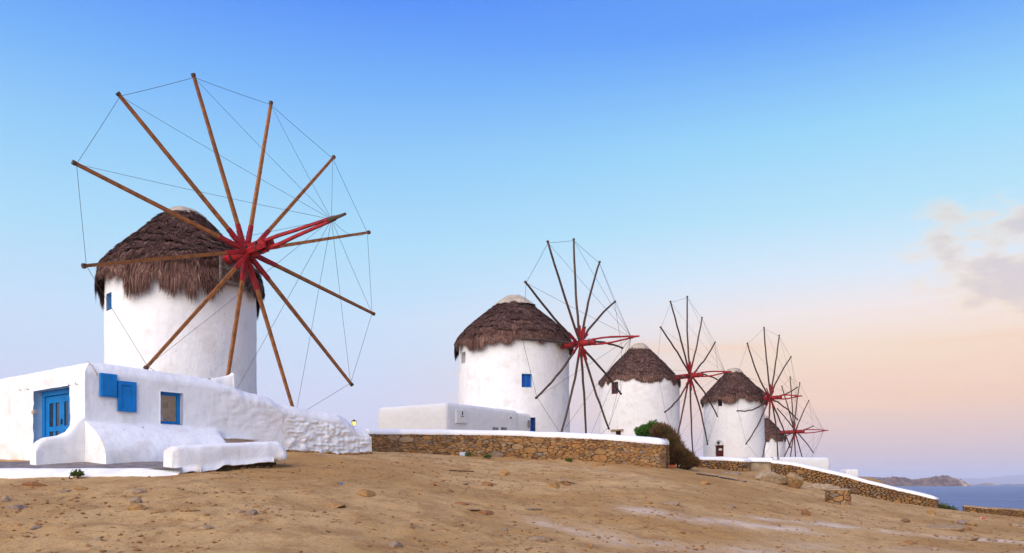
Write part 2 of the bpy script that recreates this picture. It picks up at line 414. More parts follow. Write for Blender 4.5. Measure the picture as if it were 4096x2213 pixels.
ctrl += [(-11.4,28.7,1.1),(-4,36,1.25),(.1,46,1.3),(9.3,60.5,1.7),(17.8,66,1.3),(25.6,84,1.0),(8,45,1.0),(14,50,0.7),(-30,25,.9),(-30,50,1.2),(-20,14,-.6),
         (-10,21.5,.62),(-14,23,.62),(-8,24,.8),(0,0,-1.6),(-10,0,-1.5),(12,0,-1.6),(0,6,-1.5),(0,-15,-1.7),(-8,8,-1.28),(8,8,-1.55),(18,8,-1.6),(30,20,-1.6),(30,0,-1.7),(-25,0,-1.3)]
ctrl = np.array(ctrl); CN = len(ctrl)
def tps(d2): return 0.5 * d2 * np.log(d2 + 1e-9)
A = np.zeros((CN + 3, CN + 3))
d2 = ((ctrl[:, None, :2] - ctrl[None, :, :2]) ** 2).sum(-1)
A[:CN, :CN] = tps(d2) + np.eye(CN) * 1.5
A[:CN, CN:] = np.c_[np.ones(CN), ctrl[:, :2]]; A[CN:, :CN] = A[:CN, CN:].T
WT = np.linalg.solve(A, np.r_[ctrl[:, 2], 0, 0, 0])
def ground_z(X, Y, detail=True):
    X = np.atleast_1d(np.asarray(X, float)); Y = np.atleast_1d(np.asarray(Y, float)); out = np.empty(X.shape)
    sh = X.shape; x = X.ravel(); y = Y.ravel(); z = np.empty(len(x))
    for i in range(0, len(x), 20000):
        xx, yy = x[i:i+20000], y[i:i+20000]
        d = (xx[:, None] - ctrl[None, :, 0]) ** 2 + (yy[:, None] - ctrl[None, :, 1]) ** 2
        z[i:i+20000] = tps(d) @ WT[:CN] + WT[CN] + WT[CN+1] * xx + WT[CN+2] * yy
    z = np.clip(z, -1.9, 2.2)
    if detail:
        p = np.c_[x, y]
        z = z + 0.055 * fbm(p * 0.55, 3, 3) + 0.042 * fbm(p * np.array([1.5, 2.1]), 3, 9) + 0.013 * fbm(p * 7, 2, 12)
    # the land falls to the sea beyond the low wall and beside the far mills
    e1 = (y - 37.2 + 0.6 * vnoise(np.c_[x * .4, y * .4], 5)) ; e2 = (x - (17.6 + (y - 37) * 0.36) + 0.5 * vnoise(np.c_[x * .4, y * .4], 6))
    d = np.minimum(e1, e2 * 0.94)
    t = np.clip(d / 9.0, 0, 1); z = z - 11 * (t * t * (3 - 2 * t)) - np.clip(d, 0, 1.5) * 0.25
    for lim, s in ((y - 118, 1), (-70 - x, 1)):
        t = np.clip(lim / 20, 0, 1); z = z - 12 * t
    return (z + ZC).reshape(sh)
def gz(x, y): return float(ground_z([x], [y])[0])
def hit(px, py):
    Ys = np.arange(9, 60, 0.05); X = (px - CX) / F * Ys; Zr = (HY - py) / F * Ys + ZC
    g = ground_z(X, Ys); i = np.argmax(g >= Zr)
    return np.array([X[i], Ys[i], g[i]])

rows = np.concatenate([np.arange(-18, 9, 0.75), np.arange(9, 22, 0.06), np.arange(22, 38, 0.10), np.arange(38, 60, 0.5), np.arange(60, 145, 2.0)])
NU = 560; u = np.linspace(-1, 1, NU)
wid = np.maximum(24, rows * 0.62 + 10) + np.clip(rows - 40, 0, 200) * 0.4
GX = u[:, None] * wid[None, :] ; GY = np.repeat(rows[None, :], NU, 0)
GZ = ground_z(GX, GY)
# paler trodden tracks in the sand
tracks = [[(2520,2040),(2700,2065),(2950,2095),(3200,2120)],[(3050,2075),(3300,2100),(3560,2130),(3800,2150),(4096,2168)],[(2180,2095),(2330,2130),(2560,2175),(2760,2200),(3100,2212)],
          [(3000,2200),(3350,2180),(3700,2205),(4096,2210)]]
tw = np.zeros(GX.shape)
for k, tr in enumerate(tracks):
    pts = np.array([hit(a, b)[:2] for a, b in tr])
    dm = np.full(GX.shape, 1e9)
    for a, b in zip(pts[:-1], pts[1:]):
        ab = b - a; t = np.clip(((GX - a[0]) * ab[0] + (GY - a[1]) * ab[1]) / (ab @ ab), 0, 1)
        dm = np.minimum(dm, np.hypot(GX - a[0] - t * ab[0], GY - a[1] - t * ab[1]))
    nn = fbm(np.stack([GX * 1.2, GY * 1.2], -1), 3, 21)
    tw = np.maximum(tw, np.exp(-(dm / (0.42 + 0.34 * nn)) ** 2) * (0.95, 1.0, 0.7, .4)[k])
stony = np.clip((GZ < -0.6) * 1.0, 0, 1)
ground = mk('ground', np.stack([GX, GY, GZ], -1).reshape(-1, 3), grid_faces(NU, len(rows)), MAT_GROUND, smooth=True,
            attrs={'track': np.clip(tw, 0, 1).ravel(), 'stony': stony.ravel()}, kind='structure', origin=(0, 0, 0))

# ------------------------------------------------------------------ sea, islands
SEAZ = ZC - 8.0
sxs = np.array([-45000, -8000, -2000, -400, -60, 0, 60, 200, 400, 800, 1600, 4000, 10000, 45000.]); sys_ = np.array([20, 60, 120, 250, 500, 1000, 2000, 4000, 9000, 20000, 60000.])
SXX, SYY = np.meshgrid(sxs, sys_, indexing='ij')
mk('sea', np.stack([SXX, SYY, np.full(SXX.shape, SEAZ)], -1).reshape(-1, 3), grid_faces(len(sxs), len(sys_)), MAT_SEA, kind='structure', origin=(0, 0, SEAZ))
def island(name, label, prof, Y, depth, rough, rockfrom=None, nu=160, nv=36, seed=1, cat='island'):
    prof = np.array(prof, float); px = np.linspace(prof[0, 0], prof[-1, 0], nu); top = np.interp(px, prof[:, 0], prof[:, 1])
    base = HY + (ZC - SEAZ) / Y * F
    H = np.maximum((base - top) / F * Y, 0.0)
    v = np.linspace(-1, 1, nv)
    X = (px - CX) / F * Y; XX = np.repeat(X[:, None], nv, 1); YY = Y + v[None, :] * depth * (0.4 + 0.6 * np.clip(H / H.max(), 0, 1))[:, None]
    sh = (1 - np.abs(v) ** 2.4)[None, :]
    p = np.stack([XX, YY], -1) / (depth * 0.35)
    nz = fbm(p, 5, seed); ridge = 1 - 2 * np.abs(fbm(p * 1.7, 4, seed + 5))
    Z = SEAZ - 3 + (H[:, None] + 3) * sh * (1 + rough * (nz * .8 + ridge * .35 - .15) * (1 - .6 * np.exp(-(v / .18) ** 2))[None, :])
    rk = np.zeros(XX.shape)
    if rockfrom: rk = np.clip((np.repeat(px[:, None], nv, 1) - rockfrom) / 12 + nz * .8, 0, 1)
    mk(name, np.stack([XX, YY, Z], -1).reshape(-1, 3), grid_faces(nu, nv), MAT_ISLAND, attrs={'rock': rk.ravel()}, label=label, cat=cat)
island('island', 'low brown rocky island with a pale broken cliff end in the sea', [(3380,1938),(3440,1930),(3490,1921),(3560,1916),(3600,1917),(3660,1920),(3690,1915),(3720,1911),(3760,1909),(3790,1908),(3797,1912),(3806,1919),(3815,1916),(3826,1918),(3838,1929),(3846,1931),(3854,1931),(3862,1937),(3873,1945)], 2030, 70, 0.55, 3786, 260, 44, 3)
island('skerry', 'thin line of dark reef rocks low in the sea right of the island', [(3866,1941),(3880,1938.5),(3898,1941),(3915,1938),(3935,1936),(3960,1935),(3985,1936),(4000,1939),(4030,1937.5),(4060,1939),(4080,1937.5),(4150,1939),(4230,1942)], 2900, 30, 0.8, 3800, 220, 16, 8)
island('headland', 'distant purple headland peeking out left behind the brown island', [(3300,1915),(3440,1909),(3480,1908),(3520,1911),(3550,1915),(3600,1927),(3640,1936)], 3800, 300, 0.2, None, 80, 16, 12, 'headland')
island('far_hills', 'faint far mountain range on the horizon at the right edge', [(3700,1933),(3790,1920),(3850,1913),(3890,1914),(3930,1919),(3980,1914),(4040,1905),(4100,1900),(4200,1893),(4400,1890),(4700,1900),(5000,1912),(5300,1932)], 14000, 1400, 0.12, None, 120, 16, 15, 'hills')
for o in bpy.data.objects:
    if o.name == 'far_hills':
        o['kind'] = 'structure'

# ================================================================== windmills
def strands(name, parent, roots, mids, tips, wdir, wid_, rnd):
    n = len(roots); wd = wdir * wid_[:, None]
    V = np.stack([roots - wd, roots + wd, mids + wd * .8, mids - wd * .8, tips], 1).reshape(-1, 3)
    b = np.arange(n) * 5
    q = np.stack([b, b + 1, b + 2, b + 3], 1); t = np.stack([b + 3, b + 2, b + 4], 1)
    n4, n3 = len(q), len(t); V = V - ORIGIN[parent.name]
    me = bpy.data.meshes.new(name); me.vertices.add(len(V)); me.vertices.foreach_set('co', V.astype(np.float32).ravel())
    li = np.concatenate([q.ravel(), t.ravel()]).astype(np.int32); me.loops.add(len(li)); me.loops.foreach_set('vertex_index', li)
    me.polygons.add(n4 + n3); me.polygons.foreach_set('loop_start', np.concatenate([np.arange(n4) * 4, n4 * 4 + np.arange(n3) * 3]).astype(np.int32))
    me.update(calc_edges=True)
    at = me.attributes.new('rnd', 'FLOAT', 'POINT'); at.data.foreach_set('value', np.repeat(rnd, 5).astype(np.float32))
    me.materials.append(MAT_THATCH); o = bpy.data.objects.new(name, me); COL.objects.link(o); o.parent = parent; o['kind'] = 'stuff'
    ORIGIN[o.name] = ORIGIN[parent.name]
    return o

def thatch(root, c, prof, n, Ls, width, seed, courses, fringe, shag, mess=1.0):
    """roof of reed: a dark under-cone and layered loose reeds; prof = [(radius, z)...] from the top down"""
    r = np.random.default_rng(seed)
    prof = np.array(prof, float); seg = np.hypot(*np.diff(prof, axis=0).T); s = np.r_[0, np.cumsum(seg)]; T = s[-1]
    pr = lambda q: np.interp(q, s, prof[:, 0]); pz = lambda q: np.interp(q, s, prof[:, 1])
    nt_ = 72; th = np.linspace(0, 2 * np.pi, nt_, endpoint=False); qs = np.linspace(0, T, 22)
    rr = pr(qs) - 0.10; zz = pz(qs) - 0.03; rr = np.maximum(rr, 0.02)
    V = np.stack([c[0] + np.cos(th)[:, None] * rr[None], c[1] + np.sin(th)[:, None] * rr[None], np.repeat(zz[None], nt_, 0)], -1).reshape(-1, 3)
    roof = mk('thatch_roof', V, grid_faces(nt_, len(qs), True), MAT_THATCHB, root, smooth=True)
    q0 = r.random(n * 3) * T; keep = r.random(n * 3) < (pr(q0) / prof[:, 0].max()); q0 = q0[keep][:n]; m = len(q0)
    a = r.random(m) * 2 * np.pi; ca, sa = np.cos(a), np.sin(a); Rm = prof[:, 0].max()
    # courses: reeds of one course end together, raggedly, standing a little proud of the next one
    step = T / courses
    wob = step * mess * (.75 * vnoise(np.c_[ca * 2.6, sa * 2.6, q0 * 1.1], seed) + .55 * vnoise(np.c_[ca * 6.5, sa * 6.5, q0 * 2.0], seed + 3) + .30 * vnoise(np.c_[ca * 15, sa * 15, q0 * 3.0], seed + 5))
    ci = np.clip(np.floor((q0 + wob) / step), 0, courses - 1); frac = np.clip((q0 + wob) / step - ci, 0, 1.4)
    ragg = vnoise(np.c_[ca * 16, sa * 16, ci * 3.1], seed + 1)
    end = (ci + 1.12) * step - wob + ragg * step * .30 + np.abs(r.normal(0, .16, m)) * step
    q1 = np.clip(end, q0 + Ls * .35, q0 + Ls * 1.5)
    last = (q0 > T - step * 1.15)
    clump = .5 + .5 * vnoise(np.c_[ca * 4.2, sa * 4.2, ca * 0 + 3], seed + 2); fine = .5 + .5 * vnoise(np.c_[ca * 17, sa * 17, ca * 0 + 9], seed + 4)
    cl2 = .5 + .5 * vnoise(np.c_[ca * 9, sa * 9, ca * 0 + 13], seed + 6)
    fr = fringe * (.06 + .85 * np.clip((clump * .55 + cl2 * .75 - .38) * 1.9, 0, 1) + .30 * fine ** 2) * (.66 + .42 * r.random(m))
    q1 = np.where(last, T + fr, q1)
    lift = (.010 + .045 * r.random(m) + .03 * np.clip(ragg, 0, 1)) * shag
    lean = .16 * vnoise(np.c_[ca * 5, sa * 5, q0 * 1.5], seed + 7)
    da = (r.normal(0, .09, m) + lean) / np.maximum(pr(np.minimum(q1, T)), .5)
    def pt(q, ang, off):
        over = np.clip(q - T, 0, None); qq = np.minimum(q, T)
        R_ = pr(qq) + off - over * 0.03
        return np.stack([c[0] + np.cos(ang) * R_, c[1] + np.sin(ang) * R_, pz(qq) - over * 0.985 + off * 0.6 * (over <= 0)], -1)
    lay = .035 * shag * frac
    roots = pt(q0, a, -0.05 + 0 * lay); mids = pt(q0 * .45 + q1 * .55, a + da * .5, lift * .7 + lay); tips = pt(q1, a + da, lift * (1.0 - .5 * last) + lay)
    tang = np.stack([-np.sin(a), np.cos(a), r.normal(0, .25, m)], -1); tang /= np.linalg.norm(tang, axis=1)[:, None]
    tone = vnoise(np.c_[ca * 22, sa * 22, ci * 2.3 + q0 * .6], seed + 9) + .8 * vnoise(np.c_[ca * 5, sa * 5, q0 * 1.6], seed + 11)
    rnd = np.clip(0.42 + 0.16 * tone + r.normal(0, .20, m), 0, 1)
    strands('straw', roof, roots, mids, tips, tang, width * (.6 + .8 * r.random(m)), rnd)
    return roof

def ring_cap(c, prof, amp, seed, nt_=48):
    th = np.linspace(0, 2 * np.pi, nt_, endpoint=False); prof = np.array(prof, float)
    w = 1 + amp * (vnoise(np.c_[np.cos(th) * 2, np.sin(th) * 2, th * 0], seed) * .8 + .5 * vnoise(np.c_[np.cos(th) * 6, np.sin(th) * 6, th * 0], seed + 1))
    V = []
    for k, (r, z) in enumerate(prof):
        f = k / (len(prof) - 1)
        wr = 1 + (w - 1) * f; V.append(np.c_[c[0] + np.cos(th) * r * wr, c[1] + np.sin(th) * r * wr, z + amp * .4 * (w - 1) + 0 * th])
    V = np.stack(V, 1).reshape(-1, 3)
    return V, grid_faces(nt_, len(prof), True)

def on_tower(c, rad, px):
    """point of the tower's camera-facing side that the photo shows at column px, its outward normal and its sideways direction"""
    d = unit([(px - CX) / F, 1.0]); b = -(d @ c[:2]); cc = c[:2] @ c[:2] - rad * rad
    t = -b - math.sqrt(max(b * b - cc, 0)); p = d * t; n = unit(p - c[:2]); return p, n, np.array([-n[1], n[0]])

def recess(root, c, rad, px0, px1, py0, py1, kind):
    """window or door set into a tower"""
    pm, n, s = on_tower(c, rad, (px0 + px1) / 2); Yd = pm[1]
    w = abs((px1 - px0) / F * Yd) / max(0.25, abs(s @ unit([-pm[1], pm[0]]))); z0 = (HY - py1) / F * Yd + ZC; z1 = (HY - py0) / F * Yd + ZC
    n3 = np.r_[n, 0]; s3 = np.r_[s, 0]; zz = np.array([0, 0, 1.0]); ctr = np.r_[pm, (z0 + z1) / 2]; hz = (z1 - z0) / 2; hw = w / 2
    return ctr, n3, s3, zz, hw, hz

def tower_mesh(c, r0, r1, z0, z1, holes, seed):
    """round plastered tower; holes = [(ctr, n3, s3, hw, hz, depth)] are real recesses"""
    nth, nz = 220, 110
    ths = np.linspace(0, 2 * np.pi, nth, endpoint=False); zs = np.linspace(z0, z1, nz)
    ths = list(ths); zs = list(zs)
    rects = []
    for ctr, n3, s3, hw, hz, dep in holes:
        rr = np.hypot(*(ctr[:2] - c[:2])); a0 = math.atan2(ctr[1] - c[1], ctr[0] - c[0]) % (2 * math.pi); da = math.asin(hw / rr)
        rects.append((a0 - da, a0 + da, ctr[2] - hz, ctr[2] + hz, dep)); ths += [a0 - da, a0 + da]; zs += [ctr[2] - hz, ctr[2] + hz]
    ths = np.array(sorted(ths)); zs = np.array(sorted(zs)); ths = ths[np.r_[True, np.diff(ths) > 1e-4]]; zs = zs[np.r_[True, np.diff(zs) > 1e-4]]
    TT, ZZ = np.meshgrid(ths, zs, indexing='ij')
    f = (ZZ - z0) / (z1 - z0); rad = r0 + (r1 - r0) * f
    pn = np.stack([np.cos(TT) * r0, np.sin(TT) * r0, ZZ], -1)
    rad = rad + 0.035 * fbm(pn * 0.7, 3, seed) + 0.010 * fbm(pn * 3, 3, seed + 3)
    V = np.stack([c[0] + np.cos(TT) * rad, c[1] + np.sin(TT) * rad, ZZ], -1).reshape(-1, 3)
    nz = len(zs); Fq = grid_faces(len(ths), nz, True); I = Fq[:, 0] // nz; J = Fq[:, 0] % nz
    keep = np.ones(len(Fq), bool); extra = []; V = list(V)
    for a0, a1, b0, b1, dep in rects:
        ia = [k for k, t in enumerate(ths) if a0 - 1e-4 < t < a1 + 1e-4]; jb = [k for k, z in enumerate(zs) if b0 - 1e-4 < z < b1 + 1e-4]
        keep &= ~((I >= ia[0]) & (I < ia[-1]) & (J >= jb[0]) & (J < jb[-1]))
        ring = [(i, jb[0]) for i in ia] + [(ia[-1], j) for j in jb[1:]] + [(i, jb[-1]) for i in ia[::-1][1:]] + [(ia[0], j) for j in jb[::-1][1:-1]]
        am = (a0 + a1) / 2; nrm = np.array([math.cos(am), math.sin(am), 0])
        idx = [i * nz + j for i, j in ring]; b0i = len(V)
        for k in idx: V.append(np.array(V[k]) - nrm * dep)
        for k in range(len(idx)):
            k2 = (k + 1) % len(idx); extra.append([idx[k], b0i + k, b0i + k2, idx[k2]])
        extra.append([b0i + k for k in range(len(idx))])
    return np.array(V), Fq[keep].tolist() + extra

def framed(root, name, H, depth, frame_mat, pane_mat, panes=(2, 1), fw=0.06, back=0.16):
    """window of a frame with panes or shutter leaves, set back in the wall"""
    ctr, n3, s3, zz, hw, hz = H
    c0 = ctr - n3 * back
    V, Fc = obox(c0 - n3 * 0.02, s3 * hw * 0.98, n3 * 0.015, zz * hz * 0.98)
    w = mk(name, V, Fc, pane_mat, root)
    parts = [obox(c0 + s3 * sg * (hw - fw / 2), s3 * fw / 2, n3 * 0.03, zz * hz) for sg in (-1, 1)] + \
            [obox(c0 + zz * sg * (hz - fw / 2), s3 * (hw - fw), n3 * 0.03, zz * fw / 2) for sg in (-1, 1)]
    nx, ny = panes
    for k in range(1, nx): parts.append(obox(c0 + s3 * (-hw + 2 * hw * k / nx), s3 * fw * .4, n3 * 0.026, zz * (hz - fw)))
    for k in range(1, ny): parts.append(obox(c0 + zz * (-hz + 2 * hz * k / ny), s3 * (hw - fw), n3 * 0.024, zz * fw * .4))
    V, Fc = join(parts); mk('frame', V, Fc, frame_mat, w)
    return w

def basis(azd, eld):
    a_, e_ = R(azd), R(eld)
    a = np.array([math.cos(e_) * math.cos(a_), -math.cos(e_) * math.sin(a_), math.sin(e_)])
    uu = unit(np.cross(a, [0, 0, 1.0])); v = np.cross(uu, a); return a, uu, v

def windmill(label, c, rad, zbase, hub, azd, eld, ph, stag, Rr, tips, lt, back, roofprof, capprof, spoke_mat, spoke_r, n_straw, seed, holes=(), bent=0.0, square=False,
             axle_r=0.24, fringe=0.5, courses=9, red_len=1.5, r_top=None, boards=False, rope_r=0.009, nose=0.45, strw=0.03, shag=1.0, mess=.8):
    r = np.random.default_rng(seed)
    root = thing('windmill', (c[0], c[1], zbase), label, 'windmill', 'row of whitewashed windmills')
    zt = roofprof[-1][1]
    V, Fc = tower_mesh(c, rad, r_top or rad, zbase - 0.5, zt + 0.02, [h[:1] + h[1:3] + h[4:] for h in [(hh[0], hh[1], hh[2], hh[3], hh[4], hh[5], hh[6]) for hh in holes]] if holes else [], seed)
    mk('tower', V, Fc, MAT_TOWER, root, smooth=True)
    roof = thatch(root, c, roofprof, n_straw, 0.55, strw, seed, courses, fringe, shag, mess)
    V, Fc = ring_cap(c, [(q[0] * 1.02 + .02, q[1] + .06) for q in capprof] + [(capprof[-1][0] * 1.10 + .04, capprof[-1][1] - .03)], 0.16, seed); mk('roof_cap', V, Fc, MAT_CANVAS, roof, smooth=True)
    # --- rotor
    a, uu, v = basis(azd, eld); H = np.array([hub[0], hub[1], hub[2] + ZC])
    ts = np.linspace(-back, 0.95, 12)
    if square:
        parts = [tube([H - a * (back + .2), H - a * .2, H + a * .75], [axle_r * 1.15, axle_r * 1.05, axle_r * .9], 8)]
        for k in range(4):
            dd = math.cos(k * np.pi / 2 + .4) * v + math.sin(k * np.pi / 2 + .4) * uu; e = np.cross(a, dd)
            parts.append(obox(H + a * (0.28 + .1 * (k % 2)) + dd * axle_r * 1.05, a * (0.62 + .1 * (k % 2)), dd * 0.045, e * 0.085, 0.012))
        for k in range(3): parts.append(obox(H + a * (0.8 + .07 * k) + (uu * .13 if k % 2 else -uu * .12), a * .12, v * .1, uu * .07, 0.012))
    else:
        parts = [tube([H - a * (back + .3), H - a * .3, H + a * .88, H + a * .95], [axle_r, axle_r, axle_r * .95, axle_r * .8], 14)]
    V, Fc = join(parts); axle = mk('axle', V, Fc, MAT_RED, root)
    for q in (-back * .6, 0.1, 0.62):
        V, Fc = tube([H + a * q, H + a * (q + .05)], axle_r * (1.42 if square else 1.06), 12); mk('iron_band', V, Fc, MAT_IRON, axle)
    ends = []
    for k in range(12):
        O = H + a * stag[k % 6]; th = ph + k * np.pi / 6
        e = np.cos(th) * v - np.sin(th) * uu
        if tips is not None and tips[k] is not None:
            d = np.array([(tips[k][0] - CX) / F, 1.0, (HY - tips[k][1]) / F]); C0 = np.array([0, 0, ZC])
            t = ((O - C0) @ a) / (d @ a); T = C0 + d * t
            ln = np.linalg.norm(T - O)
            if abs(ln - Rr) > 0.9: T = O + (T - O) / ln * np.clip(ln, Rr - .9, Rr + .9)
        else: T = O + e * Rr
        ends.append(T); ln = np.linalg.norm(T - O); e = (T - O) / ln; sd = np.cross(a, e)
        q = np.linspace(-.05, 1, 11)
        bw = bent * (0.35 + r.random()) * (1 if r.random() < .78 else -.5)
        jit = r.normal(0, bent * .12, 11) if bent else np.zeros(11)
        path = O + e * (q * ln)[:, None] + sd * ((4 * q * (1 - q) * bw + jit * q * (1 - q) * 4) * ln)[:, None]
        rr = spoke_r * np.linspace(1.12, .82, 11)
        V, Fc = tube(path, rr, 4 if square else 7, up=a)
        mk('spoke', V, Fc, spoke_mat, axle, attrs={'rnd': np.full(len(V), r.random())}, smooth=not square)
        V, Fc = tube([T - e * .03, T + e * .05], spoke_r * 1.05, 6, up=a); mk('spoke_tip', V, Fc, MAT_OLDWOOD, axle, attrs={'rnd': np.full(len(V), .8)})
        # red doubled root of the spoke
        rl = red_len * (0.85 + .35 * r.random())
        if square:
            V1 = obox(O + e * rl * .5, e * rl * .5, sd * spoke_r * .90, a * spoke_r * .90, .006); V2 = obox(O + e * rl * .40 - a * spoke_r * 1.25, e * rl * .40, sd * spoke_r * .6, a * spoke_r * .5, .008)
            V, Fc = join([V1, V2])
        else:
            pp = O + e * np.array([0, rl * .5, rl * .92, rl])[:, None] + a * spoke_r * 0.9
            pp2 = path[:3] * 1.0
            V, Fc = join([tube(pp, spoke_r * np.array([.85, .8, .7, .35]), 6, up=a), tube(O + e * np.array([0, rl * .45, rl * .8])[:, None] + sd * (4 * np.array([0, rl*.45, rl*.8])/ln * bw * ln)[:, None], spoke_r * 1.08, 7, up=a)])
        mk('splint', V, Fc, MAT_RED, axle)
    tipP = H + a * lt
    for sg in (1, -1):
        o1 = H + a * .8 + (v * .9 + uu * .35) * sg * axle_r * .8; o2 = H + a * (lt - nose) + v * sg * .04
        mid = (o1 + o2) / 2 + v * sg * .06 * (not square)
        V, Fc = tube([o1, o1 * .5 + mid * .5 + v*sg*.02, mid, o2], [.05, .05, .048, .045] if not square else [.062, .062, .058, .052], 4 if square else 8, up=v); mk('bowsprit_strut', V, Fc, MAT_RED, axle, smooth=not square)
    V, Fc = tube([tipP - a * (nose + .12), tipP - a * nose * .8, tipP - a * nose * .7, tipP], [.085, .085, .06, .04], 8); mk('bowsprit_nose', V, Fc, MAT_OLDWOOD if square else MAT_RED, axle, attrs={'rnd': np.full(len(V), .5)})
    B = tipP - a * nose
    for k in range(12):
        p, q = ends[k] - unit(ends[k] - H) * .06, ends[(k + 1) % 12] - unit(ends[(k + 1) % 12] - H) * .06
        def rope(p, q, sag):
            t = np.linspace(0, 1, 7); return p + (q - p) * t[:, None] - np.array([0, 0, 1.0]) * (sag * 4 * t * (1 - t))[:, None]
        V, Fc = tube(rope(p, q, .015), rope_r, 5, False); mk('rim_rope', V, Fc, MAT_ROPE, axle)
        V, Fc = tube(rope(p, B, .03 + (.25 if k == 3 and square else 0)), rope_r * .85, 5, False); mk('stay_rope', V, Fc, MAT_ROPE, axle)
    return root, a, uu, v, H

ZR = lambda py, Y: (HY - py) / F * Y + ZC
def rp(c, rows_, hw_px, rad, over=1.0):
    """roof profile from photo half-widths / rows at the tower's distance"""
    return [(h / hw_px * rad, ZR(y, c[1])) for h, y in rows_]
def hole(c, rad, px0, px1, py0, py1, depth=0.22):
    ctr, n3, s3, zz, hw, hz = recess(None, c, rad, px0, px1, py0, py1, None)
    return (ctr, n3, s3, zz, hw, hz, depth)
# fix tower_mesh tuple order through a small adapter
def holes_for(hs): return [(h[0], h[1], h[2], h[4], h[5], h[6]) for h in hs]
_tm = tower_mesh
def tower_mesh(c, r0, r1, z0, z1, holes, seed): return _tm(c, r0, r1, z0, z1, HOLES, seed)

# mill 1
c1 = np.array([-11.44, 28.67]); r1 = 2.48
h1 = hole(c1, r1, 421, 440, 1172, 1240, .3)
HOLES = holes_for([h1])
m1, a1, u1, v1, H1 = windmill('largest windmill with orange wooden spokes, behind the blue-shuttered white shop', c1, r1, gz(*c1), (-8.44, 26.40, 7.40), 37.1, 3.8, R(-18), [-.12, -.08, .15, .13, 0, -.06], 5.5,
    [(774,302),(1084,413),(1334,630),(1474,930),(1493,1255),(1406,1538),None,None,(585,1471),(337,1064),(297,652),(474,377)], 4.61, 1.25,
    rp(c1, [(30,850),(68,864),(113,901),(160,947),(212,993),(266,1039),(312,1090),(326,1118),(330,1140)], 309, r1), rp(c1, [(0,838),(22,840),(48,849),(74,868)], 309, r1),
    MAT_NEWWOOD, 0.070, 85000, 11, bent=0.0, square=True, axle_r=.16, fringe=1.0, courses=9, red_len=1.05, nose=.6, rope_r=.0065, r_top=2.44, strw=0.017, shag=1.25, mess=1.4)
framed(m1, 'window', (h1[0], h1[1], h1[2], h1[3], h1[4], h1[5]), .3, MAT_BLUE, MAT_BLUE, (1, 2), .05, .2)
# board front under the axle of mill 1
ah = unit([a1[0], a1[1], 0])
for k in range(4):
    cc = np.array([c1[0], c1[1], H1[2] - .68 + k * .155])
    V, Fc = obox(cc + ah * (r1 + .20 - .02 * (k % 2)) - u1 * (.09 + .02 * (k % 3)), u1 * (.38 - .02 * (k % 2)), ah * .03, np.array([0, 0, .074]), .008); mk('board', V, Fc, MAT_GREYWOOD, m1)
for du in (.31, -.47):
    V, Fc = obox(np.array([c1[0], c1[1], H1[2] - .42]) + ah * (r1 + .25) + u1 * du, u1 * .045, ah * .035, np.array([0, 0, .45]), .01); mk('board_post', V, Fc, MAT_GREYWOOD, m1)
V, Fc = obox(np.array([c1[0], c1[1], H1[2] - .82]) + ah * (r1 + .17) - u1 * .09, u1 * .52, ah * .07, np.array([0, 0, .06]), .01); mk('sill_beam', V, Fc, MAT_GREYWOOD, m1)

# mill 2
c2 = np.array([.11, 46.4]); r2 = 3.17
h2 = [hole(c2, r2, 1839, 1855, 1408, 1451, .45), hole(c2, r2, 2087, 2127, 1495, 1549, .3), hole(c2, r2, 2116, 2142, 1670, 1745, .3)]
HOLES = holes_for(h2)
m2, *_ = windmill('second windmill from the left, deep blue shuttered window and cream canvas roof cap', c2, r2, gz(*c2), (3.59, 44.1, 7.44), 33.6, 1.1, R(-5.4), [.06, .09, -.01, -.11, -.09, .08], 5.5,
    [(2295,958),(2398.5,1049),(2460,1207.6),(2489,1392.6),(2483,1575),(2435,1714),None,None,(2145.6,1591),(2087,1357.5),(2102,1129),(2191,967)], 3.5, 1.05,
    rp(c2, [(30,1206),(66,1222),(100,1247),(142,1281),(186,1318),(224,1360),(236,1386)], 226, r2), rp(c2, [(0,1187),(28,1190),(50,1205),(74,1226)], 226, r2),
    MAT_OLDWOOD, 0.064, 55000, 22, bent=.03, axle_r=.17, fringe=.7, courses=8, red_len=1.05, r_top=3.08, strw=0.018, shag=.9, mess=1.4)
framed(m2, 'window', h2[1][:6], .1, MAT_BLUE, MAT_BLUE2, (2, 1), .05, .2)
framed(m2, 'door', h2[2][:6], .2, MAT_BLUE2, MAT_BLUE2, (2, 1), .07, .24)
framed(m2, 'window', h2[0][:6], .2, MAT_TOWER, MAT_ANNEX, (1, 1), .05, .38)

# mill 3
c3 = np.array([9.33, 60.46]); r3 = 2.9
h3 = [hole(c3, r3, 2446, 2472, 1528, 1576, .22), hole(c3, r3, 2463, 2483, 1724, 1790, .35)]
HOLES = holes_for(h3)
m3, *_ = windmill('third windmill from the left, dark red window, green and brown bush before it', c3, r3, gz(*c3), (12.56, 58.19, 7.55), 35.1, 1.5, R(-1.6), [.01, -.08, .12, .02, .06, -.02], 5.5,
    [(2749,1187),(2808,1271.6),(2860,1370),(2878,1524),(2869,1665),(2830,1777),None,None,(2660,1648),(2625.5,1477),(2642.6,1310),(2682,1207)], 3.0, 1.2,
    rp(c3, [(18,1386),(38,1398),(70,1429),(108,1467),(146,1510),(163,1527)], 161, r3), rp(c3, [(0,1376),(18,1379),(28,1388),(40,1401)], 161, r3),
    MAT_OLDWOOD, 0.060, 36000, 33, bent=.045, axle_r=.17, fringe=.55, courses=8, red_len=1.2, rope_r=.0075, strw=0.021, shag=.9, mess=1.4)
framed(m3, 'window', h3[0][:6], .1, MAT_DKRED, MAT_DARKGLASS, (2, 2), .08, .1)
framed(m3, 'door', h3[1][:6], .1, MAT_DKRED, MAT_DKRED, (1, 1), .07, .2)
pm, n, s = on_tower(c3, r3, 2468)
